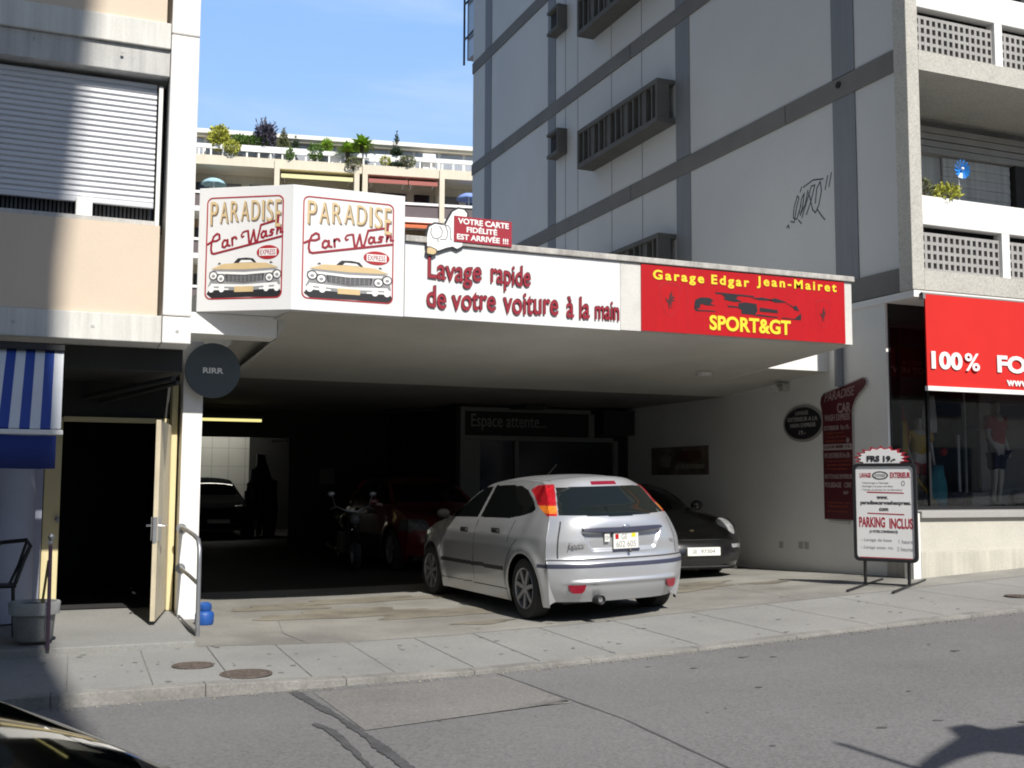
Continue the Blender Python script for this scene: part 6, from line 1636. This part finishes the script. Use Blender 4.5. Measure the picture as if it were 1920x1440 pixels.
def hatchback(label, loc, rz, paint, group=None, fine=True, name='parked_car', plate=None):
    root = thing(name, loc, rz, label, 'car', group)
    mats = {'body': paint, 'rear_window': 'rearglass', 'tail_light': 'redlens', 'turn_lens': 'orlens', 'brake_light': 'darkred', 'windscreen': 'carglass', 'side_window': 'carglass',
            'bumper_strip': 'navytrim', 'side_moulding': 'blackpl', 'panel_gap': 'seam', 'headlight': 'headlens' if fine else 'headdim', 'grille': 'blackpl'}
    def deform(Bv, s, t):
        x, y, z = Bv[..., 0], Bv[..., 1].copy(), Bv[..., 2].copy()
        # number plate recess: a shallow dish under the handle bar
        w = .40 + .10 * np.clip((z - .70) / .18, 0, 1)
        e = np.clip((w - np.abs(x)) / .045, 0, 1) * np.clip((z - .685) / .035, 0, 1) * np.clip((.895 - z) / .03, 0, 1) * (s < 8)
        e = e * e * (3 - 2 * e); y = y + .028 * e
        # ledge along the lower bumper
        k = np.exp(-((z - .395) / .022) ** 2) * (s < 3); y = y - .020 * k * np.clip((.72 - np.abs(x)) / .1, 0, 1)
        return np.stack([x, y, z], -1)
    car_body(root, HATCH, HPLAN, HPROF, (.745, 3.36), .31, .145, hatch_classes(fine), mats, per=.0105 if fine else .04, NT=190 if fine else 64, NR=110 if fine else 36, deform=deform if fine else None)
    for x in (-.745, .745):
        for y in (.745, 3.36): wheel(root, x, y, .305, .20)
    lmb(lambda m: (m.box(-.62, .30, .17, .62, 3.85, .60), m.box(-.60, 1.15, .16, .60, 2.9, .3), m.box(-.56, .8, .61, .56, 3.0, .9))).build('underbody', 'blackpl', root, local=True)
    for s in (-1, 1):
        mb = MB(); mb.ball((s * .92, 2.72, 1.02), .085, .05, .062, 16, 10); mb.bar((s * .80, 2.78, .965), (s * .90, 2.76, .985), .06, .04); mb.build('door_mirror', 'mirrorbl' if paint == 'silver' else paint, root, local=True, smooth=True)
        for yy in (2.16, 1.30):
            mb = MB(); zz = .845 if yy > 2 else .865
            mb.bar((s * .868, yy, zz), (s * .866, yy + .16, zz), .022, .030); mb.bar((s * .856, yy - .02, zz), (s * .854, yy + .19, zz), .012, .055); mb.build('door_handle', 'blackpl', root, local=True, bevel=.004)
    return root

fx = math.radians(3.84)
focus = hatchback('silver five door hatchback parked nose in at the garage entrance, rear towards the street', (5.275, 9.70, 0.245), fx, 'silver')
focus.scale = (.965, .965, 1.0); focus.rotation_euler = (0.0, -0.028, fx)
mb = MB()   # dark handle bar over the number plate
N_ = 24
V = []
for i in range(N_ + 1):
    a = -1 + 2 * i / N_; x = .475 * a
    yb = .085 + .18 * (abs(x) / .8) ** 3.5
    hgt = .028 * (1 - .55 * a ** 4) + .004
    zc = .892 + .012 * abs(a) ** 2
    V += [(x, yb + .03, zc - hgt), (x, yb - .035, zc - hgt * .6), (x, yb - .028, zc + hgt * .7), (x, yb + .03, zc + hgt)]
mb.add(V, [(i * 4 + k, i * 4 + (k + 1) % 4, (i + 1) * 4 + (k + 1) % 4, (i + 1) * 4 + k) for i in range(N_) for k in range(4)] + [(0, 3, 2, 1), (N_ * 4, N_ * 4 + 1, N_ * 4 + 2, N_ * 4 + 3)])
mb.build('handle_bar', 'navytrim', focus, local=True, smooth=True)
FB_ = Fr((-.13, .082, .700), (1, 0, 0), (0, -.02, 1))
mb = MB(); mb.prism(rrect(0, 0, .30, .165, .012), FB_, -.01, .008); npl = mb.build('number_plate', 'plate', focus, local=True)
mb = MB(); put_text(mb, 'GE', FB_, .095, .095, .165, .15, .008, .0095); put_text(mb, '602 605', FB_, .03, .02, .27, .08, .008, .0095); mb.build('plate_text', 'txt_gy', npl, local=True)
mb = MB(); mb.prism([(.02, .10), (.06, .10), (.06, .15), (.02, .15)], FB_, .008, .0095); mb.build('red_crest', 'red_sign', npl, local=True)
mb = MB(); mb.prism([(.215, .115), (.27, .115), (.262, .155), (.222, .155)], FB_, .008, .0095); mb.build('yellow_crest', 'yellow', npl, local=True)
mb = MB(); mb.prism(rrect(-.012, -.02, .312, .004, .006), FB_, -.01, .014); mb.build('plate_holder', 'navytrim', npl, local=True)
mb = MB(); mb.prism([(-.105, .08), (-.045, .08), (-.045, .16), (-.105, .16)], FB_, .002, .006); st_ = mb.build('country_sticker', 'plate', focus, local=True)
mb = MB(); put_text(mb, 'CH', FB_, -.098, .10, -.052, .14, .006, .007, bold=.03); mb.build('sticker_text', 'txt_gy', st_, local=True)
mb = MB(); mb.tube([(.05, .05, .70), (.05, .035, .672)], .015, 8); mb.build('boot_lock', 'blackpl', focus, local=True)
mb = MB(); mb.ball((0.02, .060, .925), .045, .014, .020, 16, 8); em = mb.build('badge', mat('blue_badge', (0.30, 0.33, 0.42), 0.25, 0.1, 20, metal=.5), focus, local=True, smooth=True)
FT = Fr((-.63, .127, .735), Vector((.34, -.055, 0)), (0, -.05, 1))
mb = MB(); put_text(mb, 'Focus', FT, 0, 0, .17, .048, -.01, .012, bold=.02, shear=.15); mb.build('model_lettering', 'txt_gy', focus, local=True)
FT2 = Fr((.615, .150, .755), Vector((.10, .035, 0)), (0, -.05, 1))
mb = MB(); put_text(mb, '1.8', FT2, 0, 0, .065, .022, -.012, .012, bold=.02); mb.build('engine_badge', 'txt_gy', focus, local=True)
for s in (-1, 1):
    mb = MB()
    P = []
    for (u, v) in ((.03, .085), (.195, .085), (.178, .03), (.15, .008), (.075, .008), (.048, .03)):
        x = s * (.455 + u * 1.0); 
        P.append((x, v + .285))
    def ysurf(x, z): return .008 + .245 * (abs(x) / .79) ** 3.5
    f3 = [(x, ysurf(x, z) - .012, z) for x, z in P]; bk = [(x, ysurf(x, z) + .05, z) for x, z in P]
    if s > 0: f3, bk = f3[::-1], bk[::-1]
    n = len(P); mb.add(f3 + bk, [tuple(range(n - 1, -1, -1)) if True else ()] + [(i, (i + 1) % n, n + (i + 1) % n, n + i) for i in range(n)])
    mb.build('rear_reflector', 'darkred', focus, local=True)
    mb = MB(); mb.box(s * .68 - .10, 1.04, .10, s * .68 + .14, 1.06, .36); mb.build('mud_flap', 'blackpl', focus, local=True)
mb = MB(); mb.lathe([(.042, -.0), (.046, -.17), (.040, -.172), (.034, -.16), (.034, -.02), (0, -.02)], (-.34, .16, .225), (0, 1, 0), 20); mb.build('exhaust_pipe', 'blackpl', focus, local=True, smooth=True)
mb = MB(); mb.lathe([(.030, 0), (.026, .01), (0, .012)], (-.34, .02, .225), (0, -1, 0), 16); mb.build('exhaust_tip', 'chrome', focus, local=True)
mb = MB(); mb.tube([(0.0, .13, 1.0), (-.25, .165, 1.045), (-.42, .20, 1.035)], [.012, .008, .006], 6); mb.build('rear_wiper', 'blackpl', focus, local=True)
mb = MB(); mb.tube([(.0, 1.75, 1.43), (.0, 1.5, 1.56)], [.006, .003], 5); mb.build('aerial', 'blackpl', focus, local=True)

# black sports car nose out
SPORT = [(.15, .25, .75, .35, .25), (.05, .5, .82, .35, .5), (.15, .75, .84, .45, .75), (.6, .93, .80, .7, .88), (1.2, 1.14, .66, 1.2, 1.08), (1.9, 1.285, .56, 1.9, 1.22), (2.35, 1.285, .545, 2.35, 1.21), (2.65, 1.19, .59, 2.62, 1.12), (3.2, .885, .72, 3.12, .87),
         (3.5, .80, .79, 3.42, .835), (3.95, .69, .81, 3.84, .765), (4.22, .575, .79, 4.00, .60), (4.36, .47, .80, 4.05, .46), (4.40, .34, .80, 4.05, .33), (4.33, .17, .76, 4.0, .17)]
def sport_classes(I, x, y, z, s, t):
    lab = np.full(len(x), 'body', dtype=object); b, sd = I == 0, I > 0; at, ax = np.abs(t), np.abs(x)
    lab[b & (s > 7.02) & (s < 7.92) & (at < .90)] = 'windscreen'
    for k, kx in ((1, '#l'), (2, '#r')):
        lab[(I == k) & in_poly([(2.95, .88), (1.9, .90), (1.2, .96), (1.5, 1.09), (1.9, 1.17), (2.35, 1.165), (2.58, 1.09)], y, z)] = 'side_window' + kx
        sg = -1 if k == 1 else 1
        hl = b & (((x * sg - .615) / .112) ** 2 + ((y - 3.97) / .15) ** 2 < 1)
        lab[hl] = 'headlight' + kx
        lab[((x * sg > .50) & (x * sg < .80)) & (z > .43) & (z < .475) & b & (s > 11.5)] = 'fog_light' + kx
        lab[b & (s > 12.4) & (x * sg > .42) & (x * sg < .76) & (z > .24) & (z < .36)] = 'air_intake' + kx
    lab[b & (s > 13.05) & (at < .40) & (z > .20) & (z < .285)] = 'air_intake#m'
    lab[b & (s > 8.2) & (s < 11.4) & (np.abs(at - (.52 + .02 * (s - 8))) < .007)] = 'panel_gap'
    lab[b & (np.abs(s - 11.4) < .025) & (at < .58)] = 'panel_gap'
    return lab
def sport_deform(Bv, s, t):
    x, y, z = Bv[..., 0], Bv[..., 1], Bv[..., 2].copy()
    z = z + .045 * np.exp(-((np.abs(t) - .77) / .16) ** 2) * np.clip((s - 8.2) / .8, 0, 1) * np.clip((11.3 - s) / .8, 0, 1)
    return np.stack([x, y, z], -1)
XC, YN = 7.90, 12.50
sport = thing('sports_car', (XC, YN + 4.40, 0.315), math.pi, 'black sports car with round headlights parked nose out beside the right garage wall', 'car')
car_body(sport, SPORT, [(.3, .83), (.6, .88), (.9, .895), (2, .86), (3.3, .885), (3.7, .875), (4.05, .80)], [(.15, .93), (.3, .98), (.5, 1.0), (.7, .985), (.85, .94), (.95, .87), (1.1, .74), (1.25, .63)],
         (.93, 3.33), .325, .16, sport_classes, {'body': 'blackpaint', 'windscreen': 'carglass', 'side_window': 'carglass', 'headlight': 'headlens', 'fog_light': 'headlens', 'air_intake': 'blackpl', 'panel_gap': 'seam'}, per=.014, NT=170, NR=70, pz=2.0, deform=sport_deform)
for x in (-.76, .76):
    for y in (.93, 3.33): wheel(sport, x, y, .32, .24, 5)
lmb(lambda m: (m.box(-.62, .5, .14, .62, 4.0, .5), m.box(-.70, 3.6, .13, .70, 4.12, .17))).build('underbody', 'blackpl', sport, local=True)
FS = Fr((.26, 4.415, .335), (-1, 0, 0), (0, -.05, 1))
mb = MB(); mb.prism(rrect(0, 0, .50, .108, .01), FS, -.02, .012); npl = mb.build('number_plate', 'plate', sport, local=True)
mb = MB(); put_text(mb, 'GE', FS, .07, .03, .14, .08, .012, .0135, bold=.02); put_text(mb, '97304', FS, .20, .03, .42, .08, .012, .0135, bold=.02); mb.build('plate_text', 'txt_gy', npl, local=True)
mb = MB(); mb.ball((0, 4.10, .648), .030, .034, .016, 12, 8); mb.build('badge', 'cream_txt', sport, local=True, smooth=True)
for s in (-1, 1):
    mb = MB(); mb.ball((s * .95, 2.72, .96), .10, .07, .075, 16, 10); mb.bar((s * .80, 2.76, .90), (s * .90, 2.74, .93), .06, .03); mb.build('door_mirror', 'blackpaint', sport, local=True, smooth=True)
mb = MB(); mb.tube([(-.62, 4.18, .185), (-.4, 4.33, .185), (.4, 4.33, .185), (.62, 4.18, .185)], .012, 6); mb.build('front_lip', 'blackpl', sport, local=True)

# other cars
redc = hatchback('red hatchback standing nose out in the dark garage behind the silver car', (5.50, 19.5, 0.275), math.pi, 'redpaint', fine=False)
bayc = hatchback('dark car in the lit wash bay with pale number plate', (3.50, 31.0 - 0.3, 0.245), math.pi, 'dullblack', fine=False)
mb = MB(); mb.box(-.26, 4.13, .36, .26, 4.15, .46); mb.build('number_plate', 'plate', bayc, local=True)
FAST = [(.10, .22, .70, .30, .22), (.02, .34, .76, .26, .34), (.00, .50, .78, .20, .50), (.03, .66, .77, .20, .66), (.10, .765, .735, .25, .755), (.26, .83, .70, .33, .82), (.56, .985, .665, .62, .97), (1.02, 1.23, .60, 1.05, 1.19), (1.45, 1.37, .56, 1.45, 1.325),
        (2.0, 1.40, .56, 1.95, 1.345), (2.35, 1.31, .585, 2.32, 1.28), (3.0, .96, .70, 3.05, .93), (3.25, .90, .72, 3.25, .90), (3.8, .79, .70, 3.72, .82), (4.15, .65, .70, 3.95, .70), (4.25, .48, .72, 3.98, .50), (4.2, .24, .70, 3.96, .24)]
def fast_classes(I, x, y, z, s, t):
    lab = np.full(len(x), 'body', dtype=object); b, sd = I == 0, I > 0; at = np.abs(t)
    lab[b & (s > 5.25) & (s < 7.75) & (at < .86)] = 'rear_window'
    lab[b & (s > 5.15) & (s < 7.85) & (at >= .86) & (at < .885)] = 'window_seal'
    lab[b & (s > 10.05) & (s < 10.95) & (at < .9)] = 'windscreen'
    for k, kx in ((1, '#l'), (2, '#r')):
        lab[(I == k) & in_poly([(2.97, .93), (1.0, .955), (.92, 1.0), (1.4, 1.28), (2.0, 1.30), (2.35, 1.235)], y, z)] = 'side_window' + kx
        sg = -1 if k == 1 else 1
        lab[(y < .30) & (z > .60) & (z < .72) & (x * sg > .40)] = 'tail_light' + kx
    lab[b & (np.abs(s - 4.75) < .04) & (at < .9)] = 'panel_gap'
    return lab
near = thing('parked_car', (0.53, 2.10, 0.13), math.pi / 2, 'dark blue car at the lower left corner with sky reflected in its sloping rear window', 'car')
car_body(near, FAST, HPLAN, HPROF, (.80, 3.42), .31, .20, fast_classes, {'body': 'bluepaint', 'rear_window': 'carglass', 'window_seal': 'blackpl', 'windscreen': 'carglass', 'side_window': 'carglass', 'tail_light': 'redlens', 'panel_gap': 'seam'}, per=.012, NT=170, NR=70)
for x in (-.745, .745):
    for y in (.80, 3.42): wheel(near, x, y, .305, .20)
lmb(lambda m: (m.box(-.62, .30, .17, .62, 3.85, .60), m.box(-.60, 1.25, .16, .60, 2.9, .3))).build('underbody', 'blackpl', near, local=True)

# blue box standing in for the roof of a second car in the bay
roof_box = thing('car_roof_box', (3.4, 30.85, 0.3), 0, 'blue covered bin behind the dark car in the wash bay', 'bin')
mb = MB(); mb.hexa([(2.6, 30.72, .3), (4.0, 30.72, .3), (4.0, 30.95, .3), (2.6, 30.95, .3)], [(2.5, 30.70, 1.50), (4.06, 30.70, 1.50), (4.06, 30.97, 1.50), (2.5, 30.97, 1.50)]); mb.build('tub', 'slate', roof_box, bevel=.03)
mb = MB(); mb.hexa([(2.48, 30.69, 1.502), (4.08, 30.69, 1.502), (4.08, 30.98, 1.502), (2.48, 30.98, 1.502)], [(2.56, 30.72, 1.62), (4.0, 30.72, 1.62), (4.0, 30.95, 1.62), (2.56, 30.95, 1.62)]); mb.build('lid', mat('blue_roof_top', (0.03, 0.09, 0.16), 0.5, 0.1, 3), roof_box, bevel=.02)

# motorcycle in the dark
mt = thing('motorcycle', (4.26, 17.6, 0.26), math.radians(176), 'black motorcycle with chrome handlebar in the dark garage, left of the red car', 'motorcycle')
mt.scale = (.85, .9, .9)
def mc(fn, name, m, parent=None, smooth=False): mb = MB(); fn(mb); return mb.build(name, m, parent or mt, local=True, smooth=smooth)
for y in (0.0, 1.42):
    w_ = mc(lambda m: m.lathe([(.20, -.06), (.27, -.065), (.31, -.03), (.315, 0), (.31, .03), (.27, .065), (.20, .06)], (0, y, .315), (1, 0, 0), 28), 'wheel', 'rubber', smooth=True)
    mc(lambda m: (m.lathe([(.21, -.04), (.19, 0), (.21, .04)], (0, y, .315), (1, 0, 0), 28), [m.bar((0, y, .315), (0, y + .2 * math.cos(a), .315 + .2 * math.sin(a)), .03, .03, (1, 0, 0)) for a in [1.047 * k for k in range(6)]]), 'rim', 'alloy', w_)
mc(lambda m: (m.tube([(.09, 1.42, .315), (.10, 1.20, .90)], .022, 8), m.tube([(-.09, 1.42, .315), (-.10, 1.20, .90)], .022, 8)), 'fork', 'black', smooth=True)
mc(lambda m: (m.tube([(.0, 1.2, .85), (0, .75, .72), (0, .3, .70), (0, -.25, .80)], .05, 8), m.tube([(0, 1.15, .75), (0, .9, .35), (0, .35, .30), (.05, 0, .315)], .04, 8), m.box(-.16, .45, .28, .16, .95, .62)), 'frame', 'black')
mc(lambda m: m.ball((0, .80, .84), .16, .32, .15, 16, 10), 'tank', 'blackpaint', smooth=True)
mc(lambda m: (m.ball((0, .28, .84), .15, .36, .08, 14, 8), m.ball((0, -.15, .88), .12, .22, .07, 14, 8)), 'seat', 'blackpl', smooth=True)
mc(lambda m: (m.tube([(-.38, 1.02, 1.02), (-.28, 1.10, 1.06), (-.08, 1.16, .98), (.08, 1.16, .98), (.28, 1.10, 1.06), (.38, 1.02, 1.02)], .014, 8)), 'handlebar', 'steel', smooth=True)
for s in (-1, 1): mc(lambda m: (m.tube([(s * .30, 1.08, 1.05), (s * .36, 1.08, 1.24)], .008, 6), m.ball((s * .38, 1.08, 1.28), .07, .02, .045, 12, 8)), 'mirror', 'steel', smooth=True)
mc(lambda m: (m.ball((0, 1.36, .86), .11, .09, .11, 16, 10)), 'headlight', 'headdim', smooth=True)
mc(lambda m: (m.tube([(.16, .6, .30), (.20, .1, .32), (.20, -.35, .36)], .04, 10)), 'exhaust', 'black', smooth=True)
mc(lambda m: (m.tube([(0, 1.12, .45), (0, 1.30, .68), (0, 1.5, .66), (0, 1.72, .5)], .05, 8)), 'mudguard', 'blackpaint', smooth=True)
